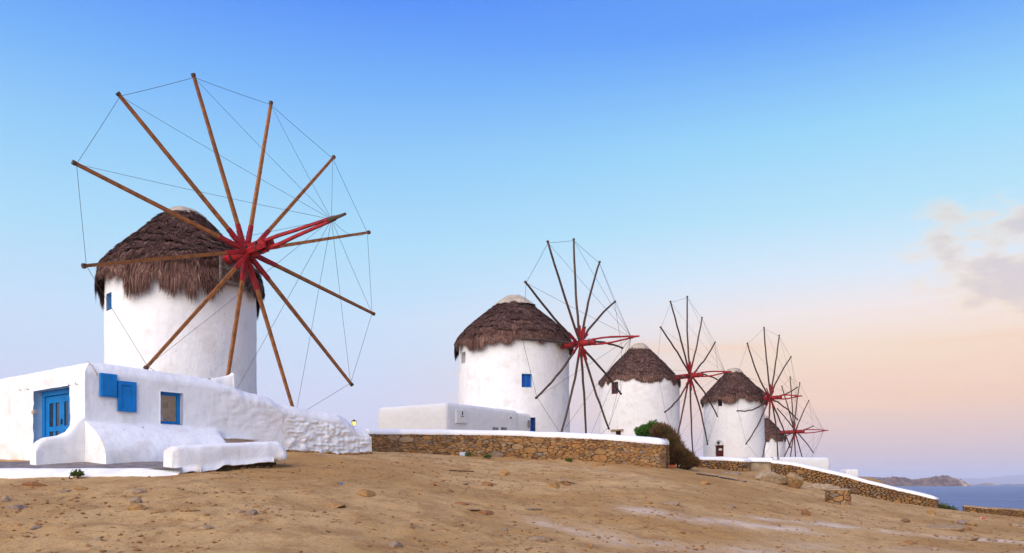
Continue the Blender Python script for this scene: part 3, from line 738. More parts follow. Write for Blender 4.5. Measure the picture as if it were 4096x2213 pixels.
V, Fc = obox(np.r_[pm - n * .02, ZR(1721, pm[1])], np.r_[s, 0] * .52, np.r_[n, 0] * .14, np.array([0, 0, .05]), .01); mk('lintel', V, Fc, MAT_CONC, m3)

# mill 4
c4 = np.array([17.8, 66.2]); r4 = 2.40
h4 = [hole(c4, r4, 2871, 2887, 1594, 1625, .3), hole(c4, r4, 2862, 2893, 1781, 1826, .3)]
HOLES = holes_for(h4)
m4, *_ = windmill('fourth windmill from the left, pale domed cap and arched niche above its dark door', c4, r4, gz(*c4), (20.09, 64.3, 6.62), 43.0, -.5, R(-14.2), [.11, .04, -.02, -.05, -.04, 0], 5.3,
    [(3056,1311),(3117,1342),(3164,1428),(3189,1549.6),(3189.6,1679),(3161,1789),None,None,(2984.6,1775),(2950,1644),(2950,1492),(2989.6,1374)], 2.6, .95,
    rp(c4, [(12,1482),(26,1489),(56,1517),(89,1553),(121,1588),(130,1600)], 122, r4), rp(c4, [(0,1475),(14,1477),(24,1482),(33,1492)], 122, r4),
    MAT_OLDWOOD, 0.058, 30000, 44, bent=.05, axle_r=.16, fringe=.55, courses=8, red_len=1.0, r_top=2.34, rope_r=.0075, strw=0.024, shag=.9, mess=1.4)
framed(m4, 'window', h4[0][:6], .1, MAT_DKRED, MAT_DARK, (1, 1), .05, .2)
d4 = framed(m4, 'door', h4[1][:6], .1, MAT_DKRED, MAT_DKRED, (1, 1), .06, .22)
ctr, n3, s3, zz, hw, hz, _d = h4[1]
V, Fc = obox(ctr - n3 * .17 + zz * hz * .25, s3 * hw * .42, n3 * .01, zz * .085); mk('notice', V, Fc, MAT_WHITEPAINT, d4)
arc = [ctr + zz * hz * 1.02 + s3 * hw * 1.12 * math.cos(t) + zz * hw * 1.15 * math.sin(t) + n3 * .03 for t in np.linspace(0, math.pi, 13)]
V, Fc = tube(arc, .035, 6); mk('niche_arch', V, Fc, MAT_CAP, m4)
V, Fc = tube([ctr + zz * (hz + .22) + n3 * .0, ctr + zz * (hz + .22) + n3 * .16, ctr + zz * (hz + .1) + n3 * .22], [.05, .09, .10], 10); mk('door_lamp', V, Fc, MAT_IRON, m4)

# mill 5
c5 = np.array([25.6, 84.0]); r5 = 2.12
HOLES = []
m5, *_ = windmill('smallest farthest windmill, half hidden behind the fourth one', c5, r5, gz(*c5), (28.1, 82.0, 5.07), 38.0, 0.5, R(-9.3), [-.1, -.1, .03, .09, .15, -.01], 5.45,
    None, 3.28, 1.0,
    rp(c5, [(8,1668),(22,1678),(46,1702),(66,1724),(84,1745),(89,1753)], 88, r5), rp(c5, [(0,1663),(12,1665),(22,1674)], 88, r5),
    MAT_OLDWOOD, .058, 16000, 55, bent=.02, axle_r=.19, fringe=.5, courses=6, red_len=.9, rope_r=.0085, strw=0.05)

# ================================================================== white shop (front face runs along TD, left face along SD)
TD = unit([.61, .79, 0]); SD = unit([-.79, .61, 0]); ND = -SD            # ND: outward normal of the front face
C0 = np.array([-10.61, 20.5, 0.0])
def tpx(px, off=0.0):
    k = (px - CX) / F; c = C0 + ND * off; return (k * c[1] - c[0]) / (TD[0] - k * TD[1])
def zpx(px, py, off=0.0):
    Y = (C0 + ND * off + TD * tpx(px, off))[1]; return ZR(py, Y)
ZB = ZC + 0.53
crest_px = np.array([(340,1444),(410,1452),(565,1474),(600,1480),(700,1494),(823,1511),(925,1534),(961,1560),(1032,1577),(1072,1589),(1103,1614),(1157,1623),(1268,1643),(1339,1656),(1379,1674),(1410,1705),(1455,1714),(1475,1735),(1486,1765)], float)
crest_t = np.array([tpx(a, -.25) for a, b in crest_px]); crest_z = np.array([zpx(a, b, -.25) for a, b in crest_px])
T_SPLIT = tpx(1130); T_END = tpx(1482)
WIN = (tpx(641), tpx(729), zpx(688, 1698), zpx(688, 1570))
shop = thing('shop_building', tuple(C0[:2]) + (ZB,), 'whitewashed shop with blue double door and flared plaster foot, left foreground', 'building')



def front_wall(t0, t1, foot, seed, amp, lump, hole_, step):
    ts = np.arange(t0, t1 + 1e-6, step); ts[-1] = t1
    nv = 54
    hv = np.linspace(0, 1, nv)
    extra_z = []
    if hole_: ts = np.array(sorted(list(ts) + [hole_[0], hole_[1]])); ts = ts[np.r_[True, np.diff(ts) > 1e-3]]
    zc = np.interp(ts, crest_t, crest_z); sh = 0.30
    base = np.interp(ts, [0, 3.0, 5.9, 7.5, 9.6], [ZB - .35, ZB - .2, ZC + .75, ZC + .5, ZC + .6])
    rowsz = []                                                  # face rows in absolute z, same for all columns where possible
    zlist = np.linspace(0, 1, nv)
    Zf = base[:, None] + (zc - sh - base)[:, None] * zlist[None]
    if hole_:                                                   # snap two rows onto the window edges near the window
        for zt in hole_[2:]:
            for i, t in enumerate(ts):
                w = math.exp(-(max(0, hole_[0] - t, t - hole_[1]) / .35) ** 2)
                j = int(np.argmin(np.abs(Zf[np.searchsorted(ts, (hole_[0] + hole_[1]) / 2)] - zt)))
                Zf[i, j] += (zt - Zf[i, j]) * w
    off = np.zeros(Zf.shape)
    if foot:
        h = np.clip((Zf - ZB) / 1.02, 0, 1); fade = np.clip((3.95 - ts) / .55, 0, 1); fade = fade * fade * (3 - 2 * fade)
        off = 1.08 * (1 - h ** 2.2) * fade[:, None]
    # shoulder and crest rows
    sh_z = np.array([.10, .22, .28, .30, .29, .2]) / .30 * sh; sh_o = np.array([-.06, -.16, -.24, -.32, -.45, -.62])
    Zs = (zc - sh)[:, None] + sh_z[None]; Os = np.repeat(sh_o[None], len(ts), 0)
    Zall = np.concatenate([Zf, Zs], 1); Oall = np.concatenate([off, Os], 1); TT = np.repeat(ts[:, None], Zall.shape[1], 1)
    if t0 == 0: TT = np.maximum(TT, np.clip(-Oall, 0, None))     # mitre at the corner
    pn = np.stack([TT, Oall, Zall], -1)
    nz = fbm(pn * 1.1, 3, seed) * .032 * amp + fbm(pn * 4, 3, seed + 4) * .014 * amp
    if lump is not None:
        w = lump(TT, Zall); cell = np.abs(vnoise(pn * np.array([4.6, 3, 8.5]), seed + 8)) ** .7; nz = nz + w * (.075 * cell + .085 * fbm(pn * np.array([6, 6, 11.]), 3, seed + 9) - .02)
    zero = (TT <= 0.02 + np.clip(-Oall, 0, None)) & (t0 == 0)
    Oall = Oall + np.where(zero, nz * .3, nz)
    V = (C0 + TT[..., None] * TD + Oall[..., None] * ND); V[..., 2] = Zall + np.where(np.arange(Zall.shape[1])[None] >= nv - 1, nz * .6, 0)
    n2 = Zall.shape[1]; Fq = grid_faces(len(ts), n2); V = V.reshape(-1, 3)
    if hole_:
        im = np.where((ts > hole_[0] - 1e-3) & (ts < hole_[1] + 1e-3))[0]; mid = im[len(im) // 2]
        j0 = int(np.argmin(np.abs(Zf[mid] - hole_[2]))); j1 = int(np.argmin(np.abs(Zf[mid] - hole_[3])))
        I = Fq[:, 0] // n2; J = Fq[:, 0] % n2; keep = ~((I >= im[0]) & (I < im[-1]) & (J >= j0) & (J < j1))
        ring = [(i, j0) for i in im] + [(im[-1], j) for j in range(j0 + 1, j1 + 1)] + [(i, j1) for i in im[::-1][1:]] + [(im[0], j) for j in range(j1 - 1, j0, -1)]
        idx = [i * n2 + j for i, j in ring]; b0 = len(V); V = np.concatenate([V, V[idx] - ND * .26]); ex = [[idx[k], b0 + k, b0 + (k + 1) % len(idx), idx[(k + 1) % len(idx)]] for k in range(len(idx))]
        return V, Fq[keep].tolist() + ex
    return V, Fq.tolist()
lumpA = lambda T, Z: np.clip((T - 3.2) / .8, 0, 1) * np.clip((Z - ZB - .9) / .3, 0, 1) * .22
V, Fc = front_wall(0, T_SPLIT, True, 3, 1.0, lumpA, WIN, .06); fw = mk('front_wall', V, Fc, MAT_SHOP, shop, smooth=True)
# end face of the flared foot at the corner
hh = np.linspace(0, 1, 14); oo = 1.08 * (1 - hh ** 2.2); zz_ = ZB + hh * 1.02
V = [C0 + ND * 0 + np.array([0, 0, z]) - TD * .002 for z in np.r_[ZB - .35, zz_]] + [C0 + ND * o + np.array([0, 0, z]) - TD * .002 for o, z in zip(np.r_[1.08, oo], np.r_[ZB - .35, zz_])]
n_ = len(hh) + 1; mk('foot_end', np.array(V), [[k, k + 1, n_ + k + 1, n_ + k] for k in range(n_ - 1)], MAT_SHOP, shop)
# left wall with the door opening
def spx(px):
    k = (px - CX) / F; return (k * C0[1] - C0[0]) / (SD[0] - k * SD[1])
DR = (spx(278), spx(133), ZB + .02, ZR(1546, 21.2))
ss = np.array(sorted(list(np.arange(0, 6.01, .08)) + [DR[0], DR[1]])); ss = ss[np.r_[True, np.diff(ss) > 1e-3]]
zl = np.array(sorted(list(np.linspace(ZB - .35, crest_z[0] - .30, 46)) + [DR[2], DR[3]])); zl = zl[np.r_[True, np.diff(zl) > 1e-3]]
nface = len(zl); zl = np.r_[zl, crest_z[0] - .30 + np.array([.10, .22, .28, .30, .29, .2])]; ol = np.r_[np.zeros(nface), [-.06, -.16, -.24, -.32, -.45, -.62]]
SS, ZL = np.meshgrid(ss, zl, indexing='ij'); OL = np.repeat(ol[None], len(ss), 0).copy(); SS = np.maximum(SS, -OL)
pn = np.stack([SS + 40, OL, ZL], -1); nz = fbm(pn * 1.2, 3, 31) * .045 + fbm(pn * 4.5, 3, 35) * .026
nz *= np.clip((SS + OL - .02) / .2, .3, 1)
V = C0 + SS[..., None] * SD + (OL + nz)[..., None] * (-TD); V[..., 2] = ZL; V = V.reshape(-1, 3); n2 = len(zl); Fq = grid_faces(len(ss), n2)
i0, i1 = [int(np.argmin(np.abs(ss - x))) for x in DR[:2]]; j0, j1 = [int(np.argmin(np.abs(zl - x))) for x in DR[2:]]
I = Fq[:, 0] // n2; J = Fq[:, 0] % n2; keep = ~((I >= i0) & (I < i1) & (J >= j0) & (J < j1))
ring = [(i, j0) for i in range(i0, i1 + 1)] + [(i1, j) for j in range(j0 + 1, j1 + 1)] + [(i, j1) for i in range(i1 - 1, i0 - 1, -1)] + [(i0, j) for j in range(j1 - 1, j0, -1)]
idx = [i * n2 + j for i, j in ring]; b0 = len(V); V = np.concatenate([V, V[idx] + TD * .36])
Fl = Fq[keep].tolist() + [[idx[k], b0 + k, b0 + (k + 1) % len(idx), idx[(k + 1) % len(idx)]] for k in range(len(idx))]
mk('left_wall', V, Fl, MAT_SHOP, shop, smooth=True)
def loc3(t, s, z): return C0 + TD * t + SD * s + np.array([0, 0, z])
# flat roof and back walls (L plan: deep room on the left, shallow wing under the mill's sails)
zr = crest_z[0] - .12
rf = [loc3(.5, .5, zr), loc3(2.5, .5, zr), loc3(2.5, 6, zr), loc3(.5, 6, zr)]
zw = np.interp(T_SPLIT, crest_t, crest_z) - .15
V, Fc = join([(np.array(rf), [[0, 1, 2, 3]]), (np.array([loc3(2.5, .55, zr), loc3(T_SPLIT, .55, zw), loc3(T_SPLIT, 1.3, zw), loc3(2.5, 1.3, zr)]), [[0, 1, 2, 3]])]); mk('flat_roof', V, Fc, MAT_SHOP, shop)
quads = [(loc3(0, 6, 0), loc3(2.5, 6, 0)), (loc3(2.5, 6, 0), loc3(2.5, 1.3, 0)), (loc3(2.5, 1.3, 0), loc3(T_SPLIT, 1.3, 0)), (loc3(T_SPLIT, 1.3, 0), loc3(T_SPLIT, .5, 0))]
parts = []
for p, q in quads:
    zt_ = zr if p is quads[0][0] or q is quads[1][1] else zr
    V = np.array([p + [0, 0, .5], q + [0, 0, .5], q + [0, 0, zw if np.allclose(q[:2], loc3(T_SPLIT, 1.3, 0)[:2]) or np.allclose(q[:2], loc3(T_SPLIT, .5, 0)[:2]) else zr], p + [0, 0, zw if np.allclose(p[:2], loc3(T_SPLIT, 1.3, 0)[:2]) else zr]]); parts.append((V, [[0, 1, 2, 3]]))
V, Fc = join(parts); mk('back_wall', V, Fc, MAT_SHOP, shop)
# low flank wall that carries the front face forward past the corner
L_ = 1.14; sN = 40; vN = 18
tt = np.linspace(-.05, L_, sN); f_ = np.clip(tt / L_, 0, 1)
topz = ZB + np.interp(f_, [0, .14, .32, .5, .62, .8, .93, 1.0], [1.16, 1.02, .74, .63, .60, .56, .46, .30])
loop = []
th = np.linspace(0, 1, vN)
Vv = []
for k, t in enumerate(tt):
    zt_ = topz[k]; zb_ = ZB - .35; wth = .36
    prof = [(0, zb_ + (zt_ - .09 - zb_) * q) for q in np.linspace(0, 1, 8)] + [(-.03, zt_ - .03), (-.09, zt_), (-.2, zt_), (-wth + .08, zt_ - .01), (-wth + .02, zt_ - .05)] + [(-wth, zt_ - .1 - (zt_ - .1 - zb_) * q) for q in np.linspace(0, 1, 5)]
    for o, z in prof:
        p = C0 - TD * t + ND * (o + .012); p = p.copy(); p[2] = z
        nn = float(fbm(np.array([t * 3 + 9, o * 3, z * 3]), 3, 41)) * .03; p += ND * nn; Vv.append(p)
npf = len(prof); Fq = grid_faces(sN, npf).tolist(); Vv += Vv[(sN - 1) * npf:]; Fq.append([sN * npf + j for j in range(npf)])
mk('flank_wall', np.array(Vv), Fq, MAT_SHOP, shop, smooth=True)
# double door: frame, two glazed leaves
dc = (DR[0] + DR[1]) / 2; dw = (DR[1] - DR[0]) / 2; dz0, dz1 = DR[2], DR[3]; nL = -TD
def dbox(s0, s1, z0, z1, d0, d1, bev=.006): return obox(loc3((d0 + d1) / 2, (s0 + s1) / 2, (z0 + z1) / 2), SD * (s1 - s0) / 2, TD * (d1 - d0) / 2, np.array([0, 0, (z1 - z0) / 2]), bev)
s0, s1 = DR[0] - .02, DR[1] + .02
V, Fc = join([dbox(s0, s0 + .16, dz0, dz1 + .02, .22, .34), dbox(s1 - .16, s1, dz0, dz1 + .02, .22, .34), dbox(s0 + .16, s1 - .16, dz1 - .14, dz1 + .02, .22, .34), dbox(s0 + .16, s0 + .21, dz0, dz1 - .14, .26, .33), dbox(s1 - .21, s1 - .16, dz0, dz1 - .14, .26, .33)])
door = mk('door', V, Fc, MAT_BLUE, shop)
di0, di1 = s0 + .21, s1 - .21; md = (di0 + di1) / 2
for a_, b_ in ((di0, md - .005), (md + .005, di1)):
    w = b_ - a_; st = w * .15; cb = w * .075
    ztop = dz1 - .15; zl0 = dz0 + .05; zr1 = ztop - .19; zm0, zm1 = dz0 + .83, dz0 + .96; zb1 = dz0 + .24
    pcs = [dbox(a_, a_ + st, zl0, ztop, .27, .32), dbox(b_ - st, b_, zl0, ztop, .27, .32), dbox(a_ + st, b_ - st, zr1, ztop, .272, .318), dbox(a_ + st, b_ - st, zm0, zm1, .272, .318), dbox(a_ + st, b_ - st, zl0, zb1, .272, .318),
           dbox((a_ + b_) / 2 - cb, (a_ + b_) / 2 + cb, zb1, zm0, .275, .316), dbox((a_ + b_) / 2 - cb, (a_ + b_) / 2 + cb, zm1, zr1, .275, .316)]
    V, Fc = join(pcs); mk('door_leaf', V, Fc, MAT_BLUE, door)
    for x0, x1 in ((a_ + st, (a_ + b_) / 2 - cb), ((a_ + b_) / 2 + cb, b_ - st)):
        for y0, y1 in ((zb1, zm0), (zm1, zr1)):
            V, Fc = dbox(x0 - .01, x1 + .01, y0 - .01, y1 + .01, .298, .304, 0); mk('pane', V, Fc, MAT_DARKGLASS, door)
V, Fc = dbox(md - .05, md - .02, dz0 + 1.0, dz0 + 1.14, .23, .27); mk('door_handle', V, Fc, MAT_IRON, door)
V, Fc = join([dbox(DR[1] - .02, DR[1] + .09, dz0 + 1.30, dz0 + 1.42, -.02, .10, .02)]); mk('junction_box', V, Fc, MAT_CANVAS, shop)
V, Fc = dbox(s0 + .1, s1 - .1, dz0 - .02, dz1, .345, .36, 0); mk('door_backing', V, Fc, MAT_DARK, shop)
# window: frame, pane, shallow lit-by-daylight display behind it
wt0, wt1, wz0, wz1 = WIN
def fbox(t0, t1, z0, z1, o0, o1, bev=.006): return obox(C0 + TD * (t0 + t1) / 2 + ND * (o0 + o1) / 2 + np.array([0, 0, (z0 + z1) / 2]), TD * (t1 - t0) / 2, ND * (o1 - o0) / 2, np.array([0, 0, (z1 - z0) / 2]), bev)
ft = .085; V, Fc = join([fbox(wt0 - .01, wt0 + ft, wz0 - .01, wz1 + .01, -.19, -.11), fbox(wt1 - ft, wt1 + .01, wz0 - .01, wz1 + .01, -.19, -.11), fbox(wt0 + ft, wt1 - ft, wz1 - ft, wz1 + .01, -.188, -.112), fbox(wt0 + ft, wt1 - ft, wz0 - .01, wz0 + ft, -.188, -.112)])
win = mk('window', V, Fc, MAT_BLUE, shop)
V, Fc = fbox(wt0 + ft, wt1 - ft, wz0 + ft, wz1 - ft, -.152, -.148, 0); mk('pane', V, Fc, MAT_CLEAR, win)
i0_, i1_, d_ = wt0 - .2, wt1 + .25, -.62
rm = [C0 + TD * t + ND * o + np.array([0, 0, z]) for t in (i0_, i1_) for o in (-.27, d_) for z in (wz0 - .3, wz1 + .25)]
mk('display_niche', np.array(rm), [[2, 3, 7, 6], [0, 2, 3, 1], [4, 5, 7, 6], [0, 4, 6, 2], [1, 3, 7, 5]], MAT_TAN, win)
V, Fc = fbox(i0_ + .02, wt0 + .22, wz0 - .3, wz1 + .2, d_ + .02, d_ + .07); mk('shelf_unit', V, Fc, MAT_OLDWOOD, win, attrs={'rnd': np.zeros(len(V))})
V, Fc = fbox(wt0 - .1, wt1 + .2, wz0 + .02, wz0 + .06, -.6, -.22); mk('display_shelf', V, Fc, MAT_GREYWOOD, win)
V, Fc = fbox(wt1 - .22, wt1 - .08, wz0 + .48, wz0 + .64, d_ + .02, d_ + .05); mk('picture_frame', V, Fc, MAT_IRON, win)
for k, (dt, hgt, mt_) in enumerate(((.13, .16, MAT_WHITEPAINT), (.24, .22, MAT_WHITEPAINT), (.33, .13, MAT_DKRED), (.43, .19, MAT_IRON))):
    p = C0 + TD * (wt0 + dt) + ND * -.36 + np.array([0, 0, wz0 + .06]); up = np.array([0, 0, 1.0])
    V, Fc = tube([p, p + up * hgt * .6, p + up * hgt * .62, p + up * hgt], [.035, .032, .045, .004], 10); mk('figurine', V, Fc, mt_, win)
# meter cupboard and spare shutter on the front wall
t0, t1 = tpx(396), tpx(463); z0, z1 = zpx(430, 1589), zpx(430, 1496)
V, Fc = fbox(t0, t1, z0, z1, .0, .09, .01); cb_ = mk('wall_cupboard', V, Fc, MAT_BLUE, shop)
V, Fc = fbox(t0 + .045, t1 - .015, z0 + .045, z1 - .03, .085, .105, .006); mk('cupboard_door', V, Fc, MAT_BLUE, cb_)
V, Fc = fbox(t0 + .06, t0 + .066, z0 + .06, z1 - .06, .104, .108, 0); mk('hinge', V, Fc, MAT_IRON, cb_)
V, Fc = fbox(t1 - .06, t1 - .03, (z0 + z1) / 2 - .01, (z0 + z1) / 2 + .01, .104, .118, 0); mk('latch', V, Fc, MAT_IRON, cb_)
t0, t1 = tpx(467), tpx(541); z0, z1 = zpx(504, 1648), zpx(504, 1527)
V, Fc = fbox(t0, t1, z0, z1, .02, .05, .005); sh_ = mk('shutter', V, Fc, MAT_BLUE, shop)
V, Fc = join([fbox(t0, t0 + .1, z0, z1, .048, .078), fbox(t1 - .1, t1, z0, z1, .048, .078), fbox(t0 + .1, t1 - .1, z1 - .1, z1, .048, .078), fbox(t0 + .1, t1 - .1, z0, z0 + .1, .048, .078)]); mk('frame', V, Fc, MAT_BLUE, sh_)
# plaster horn on the parapet
t0, t1 = tpx(835, -.3), tpx(926, -.3); zc0 = np.interp(t0, crest_t, crest_z); zc1 = np.interp(t1, crest_t, crest_z)
V = []; tk = np.linspace(0, 1, 10)
for q in tk:
    t = t0 + (t1 - t0) * q; zb_ = zc0 + (zc1 - zc0) * q - .15; zt_ = zb_ + .16 + .29 * q ** 1.3 + (.03 if q > .9 else 0)
    for o, z in ((-.16, zb_), (-.19, zt_ - .04), (-.25, zt_), (-.33, zt_), (-.39, zt_ - .04), (-.42, zb_)):
        p = C0 + TD * t + ND * (o + .02 * math.sin(q * 9)); p = p.copy(); p[2] = z; V.append(p)
Fq = grid_faces(10, 6).tolist() + [[9 * 6 + j for j in range(6)]]
mk('parapet_horn', np.array(V), Fq, MAT_SHOP, shop, smooth=True)
for px, py in ((88, 1562), (118, 1559), (312, 1538), (282, 1542)):
    s_ = spx(px); z_ = ZR(py, (C0 + SD * s_)[1]); p = C0 + SD * s_ + np.array([0, 0, z_]); V, Fc = tube([p + TD * .05, p - TD * .06, p - TD * .07 + np.array([0, 0, .04])], .008, 5); mk('hook', V, Fc, MAT_IRON, shop)
V, Fc = tube([C0 + TD * .30 + ND * .03 + np.array([0, 0, zpx(372, 1500)]), C0 + TD * .20 + ND * -.02 + np.array([0, 0, zpx(372, 1500) + .22]), C0 + TD * .14 + ND * -.16 + np.array([0, 0, crest_z[0] - .02])], .011, 5); mk('cable', V, Fc, MAT_CANVAS, shop)
for px, py in ((552, 1712), (828, 1722)):
    t_ = tpx(px); p = C0 + TD * t_ + np.array([0, 0, zpx(px, py)]) + ND * (.9 * (1 - min(1, max(0, (zpx(px, py) - ZB) / 1.02)) ** 2.2) if px < 700 else .0); V, Fc = tube([p - ND * .05, p + ND * .06], .018, 7); mk('pipe_stub', V, Fc, MAT_IRON, shop)
# wooden ledge
t0, t1 = tpx(890), tpx(1012); zl_ = zpx(950, 1757)
V, Fc = fbox(t0, t1, zl_ - .025, zl_ + .015, -.02, .34, .008); mk('ledge_board', V, Fc, MAT_WHITEPAINT, shop)

# rubble wall that runs on from the shop
rub = thing('rubble_wall', tuple((C0 + TD * 7.7)[:2]) + (ZC + .9,), 'lumpy whitewashed rubble garden wall sloping down from the shop', 'wall')
lumpB = lambda T, Z: np.clip((T - T_SPLIT - .05) / .3, 0, 1) * np.clip((np.interp(T, crest_t, crest_z) - .32 - Z) / .15, 0, 1)
V, Fc = front_wall(T_SPLIT, T_END, False, 53, 1.5, lumpB, None, .035)
mk('wall_face', V, Fc, MAT_SHOP, rub, smooth=True)
ts = np.linspace(T_SPLIT, T_END, 24); zc = np.interp(ts, crest_t, crest_z) - .1
V = [C0 + TD * t + ND * -.6 + np.array([0, 0, z]) for t, z in zip(ts, zc)] + [C0 + TD * t + ND * -.62 + np.array([0, 0, 1.8]) for t in ts]
e0 = len(V); V += [C0 + TD * T_END + ND * -.62 + np.array([0, 0, 1.8]), C0 + TD * (T_END + .03) + ND * .04 + np.array([0, 0, 1.8]), C0 + TD * (T_END + .02) + ND * .02 + np.array([0, 0, zc[-1] - .15]), C0 + TD * T_END + ND * -.3 + np.array([0, 0, zc[-1] + .09]), C0 + TD * T_END + ND * -.6 + np.array([0, 0, zc[-1]])]
mk('wall_back', np.array(V), [[k, k + 1, 24 + k + 1, 24 + k] for k in range(23)] + [[e0, e0 + 1, e0 + 2, e0 + 3, e0 + 4]], MAT_SHOP, rub)

def foot_stones(parent, A_, B_, n, seed, smin=.03, smax=.09):
    r = np.random.default_rng(seed); pcs = []; rn = []
    V0, F0 = ICO1_
    for k in range(n):
        p = A_ + (B_ - A_) * r.random() + ND * r.uniform(-.02, .14); sz = r.uniform(smin, smax)
        W_ = rock_shape(V0, 1300 + k % 14) * np.array([sz * 1.3, sz, sz * .7]); an = r.random() * 6.28
        W_ = np.c_[W_[:, 0] * math.cos(an) - W_[:, 1] * math.sin(an), W_[:, 0] * math.sin(an) + W_[:, 1] * math.cos(an), W_[:, 2]] + np.array([p[0], p[1], gz(p[0], p[1]) + sz * .25]); pcs.append((W_, F0)); rn.append(np.full(len(W_), r.random() * .6))
    V, Fc = join(pcs); mk('footing_stones', V, Fc, MAT_STONE, parent, attrs={'rnd': np.concatenate(rn)}, kind='stuff')
foot_stones(rub, C0 + TD * (T_SPLIT + .1) + ND * .04, C0 + TD * T_END + ND * .04, 90, 77)

# lantern behind the rubble wall
lt_ = tpx(1416, -1.0); lp = C0 + TD * lt_ + ND * -1.0; Yl = lp[1]
zl0, zl1 = ZR(1704, Yl), ZR(1681, Yl); lp[2] = 0
lan = thing('garden_lantern', (lp[0], lp[1], gz(lp[0], lp[1])), 'small glowing yellow lantern on a post behind the rubble wall', 'lantern')
up = np.array([0, 0, 1.0]); b_ = lp + up * zl0
V, Fc = tube([lp + up * (gz(lp[0], lp[1]) - .1), b_], .022, 8); mk('post', V, Fc, MAT_IRON, lan)
V, Fc = tube([b_ + up * .015, b_ + up * (zl1 - zl0) * .72], [.05, .085], 6); mk('lamp_glass', V, Fc, MAT_LAMP, lan)
V, Fc = tube([b_ + up * (zl1 - zl0) * .72, b_ + up * (zl1 - zl0) * .78, b_ + up * (zl1 - zl0) * 1.0, b_ + up * (zl1 - zl0) * 1.12], [.11, .10, .035, .012], 6); mk('lamp_cap', V, Fc, MAT_IRON, lan)
ribs = [tube([b_ + up * .01 + np.array([math.cos(k * np.pi / 3), math.sin(k * np.pi / 3), 0]) * .052, b_ + up * (zl1 - zl0) * .73 + np.array([math.cos(k * np.pi / 3), math.sin(k * np.pi / 3), 0]) * .088], .007, 4) for k in range(6)]
V, Fc = join(ribs); mk('lamp_frame', V, Fc, MAT_IRON, lan)

# bench
def bpx(px, Y): return np.array([(px - CX) / F * Y, Y, 0])
bA = bpx(672, 19.15); bB = bA + TD * 3.15; nb = 70; Lb = 3.15
V = []; prof_n = 0
for k in range(nb):
    f_ = k / (nb - 1); p0 = bA + TD * Lb * f_
    g0 = np.interp(f_, [0, .33, .40, 1], [ZC + .235, ZC + .32, ZC + .43, ZC + .58]) + .03 * float(fbm(np.array([f_ * 14, 3, 0.]), 2, 61)) + (.06 * (f_ > .93))
    tz = np.interp(f_, [0, .05, .4, .93, 1], [ZC + .835, ZC + .86, ZC + .96, ZC + 1.08, ZC + .99]) ; bul = .02 * math.sin(f_ * 9); e_ = .05 * (1 - min(1, f_ / .04)) + .05 * max(0, (f_ - .96) / .04)
    fl = .10 * math.exp(-((f_ - .97) / .05) ** 2)
    prof = [(.28, g0), (.26 + bul + fl, g0 - .02), (.25 + bul + fl * .6, g0 + (tz - g0) * .3), (.235 + bul, g0 + (tz - g0) * .6), (.225, tz - .10), (.19, tz - .035), (.12, tz - .005), (0, tz), (-.14, tz - .01), (-.21, tz - .05), (-.24, tz - .14), (-.25, g0)]
    prof_n = len(prof)
    for o, z in prof:
        p = p0 + ND * (o * (1 - e_ * 3)); p = p.copy(); p[2] = z - e_ * (z > tz - .2)
        p += ND * .025 * float(fbm(np.array([f_ * 9, o * 4, z * 4]), 3, 63)) + np.array([0, 0, .012]) * float(fbm(np.array([f_ * 12, o * 5, z * 2]), 2, 64)); V.append(p)
Fq = grid_faces(nb, prof_n, False).tolist(); V = V + V[:prof_n] + V[(nb - 1) * prof_n:]; Fq.append([nb * prof_n + j for j in range(prof_n)][::-1]); Fq.append([(nb + 1) * prof_n + j for j in range(prof_n)])
bench = mk('plaster_bench', np.array(V), Fq, MAT_SHOP, smooth=True, label='long whitewashed masonry bench with crumbling underside, before the shop wall', cat='bench')

V = []
for k in range(40):
    f_ = .05 + .91 * k / 39; p0 = bA + TD * Lb * f_
    for o, z in ((.26, -.2), (.20, .03), (.15, .10), (.10, .34), (-.2, .36)):
        p = p0 + ND * (o - .22 * max(0, (f_ - .86) / .12) + .05 * float(fbm(np.array([f_ * 30, z * 9, 1.]), 2, 66))); p = p.copy(); p[2] = gz(p[0], p[1]) + z; V.append(p)
mk('footing', np.array(V), grid_faces(40, 5), MAT_MORTAR, bench)
foot_stones(bench, bA + TD * Lb * .36 + ND * .06, bA + TD * Lb * .97 + ND * .06, 60, 78, .02, .07)

# terrace paving and kerb in front of the shop
nk = 60; xs = np.linspace(-15.5, (712 - CX) / F * 18.9, nk)
V = []
for i, x in enumerate(xs):
    w = .02 * float(fbm(np.array([x * 1.2, 0, 0.]), 3, 71)); yk = 18.55 + .45 * np.clip((x + 8.8) / 1.3, 0, 1) ** 2
    for dy, z in ((-.02, ZC - .12), (0, ZC + .10), (.0, ZC + .185), (.03, ZC + .205), (.22, ZC + .30), (.30, ZC + .335), (.34, ZC + .33), (.36, ZC + .1)):
        V.append((x, yk + dy + w + .012 * float(fbm(np.array([x * 4, dy * 9, z * 5]), 2, 72)), z + .012 * float(fbm(np.array([x * 2.5, dy * 6, 1.]), 2, 73))))
mk('kerb', np.array(V), grid_faces(nk, 8).tolist() + [[(nk - 1) * 8 + j for j in range(8)]], MAT_SHOP, smooth=True, kind='structure')
V = []
for x in xs:
    for q in np.linspace(0, 1, 12):
        y = 18.86 + q * 4.2; V.append((x, y, ZC + .325 + np.clip(q * 4.2, 0, 1.7) * .125 + .006 * float(fbm(np.array([x * 3, y * 3, 0.]), 2, 75))))
mk('pavement', np.array(V), grid_faces(nk, 12), MAT_PAVE, smooth=False, kind='structure')

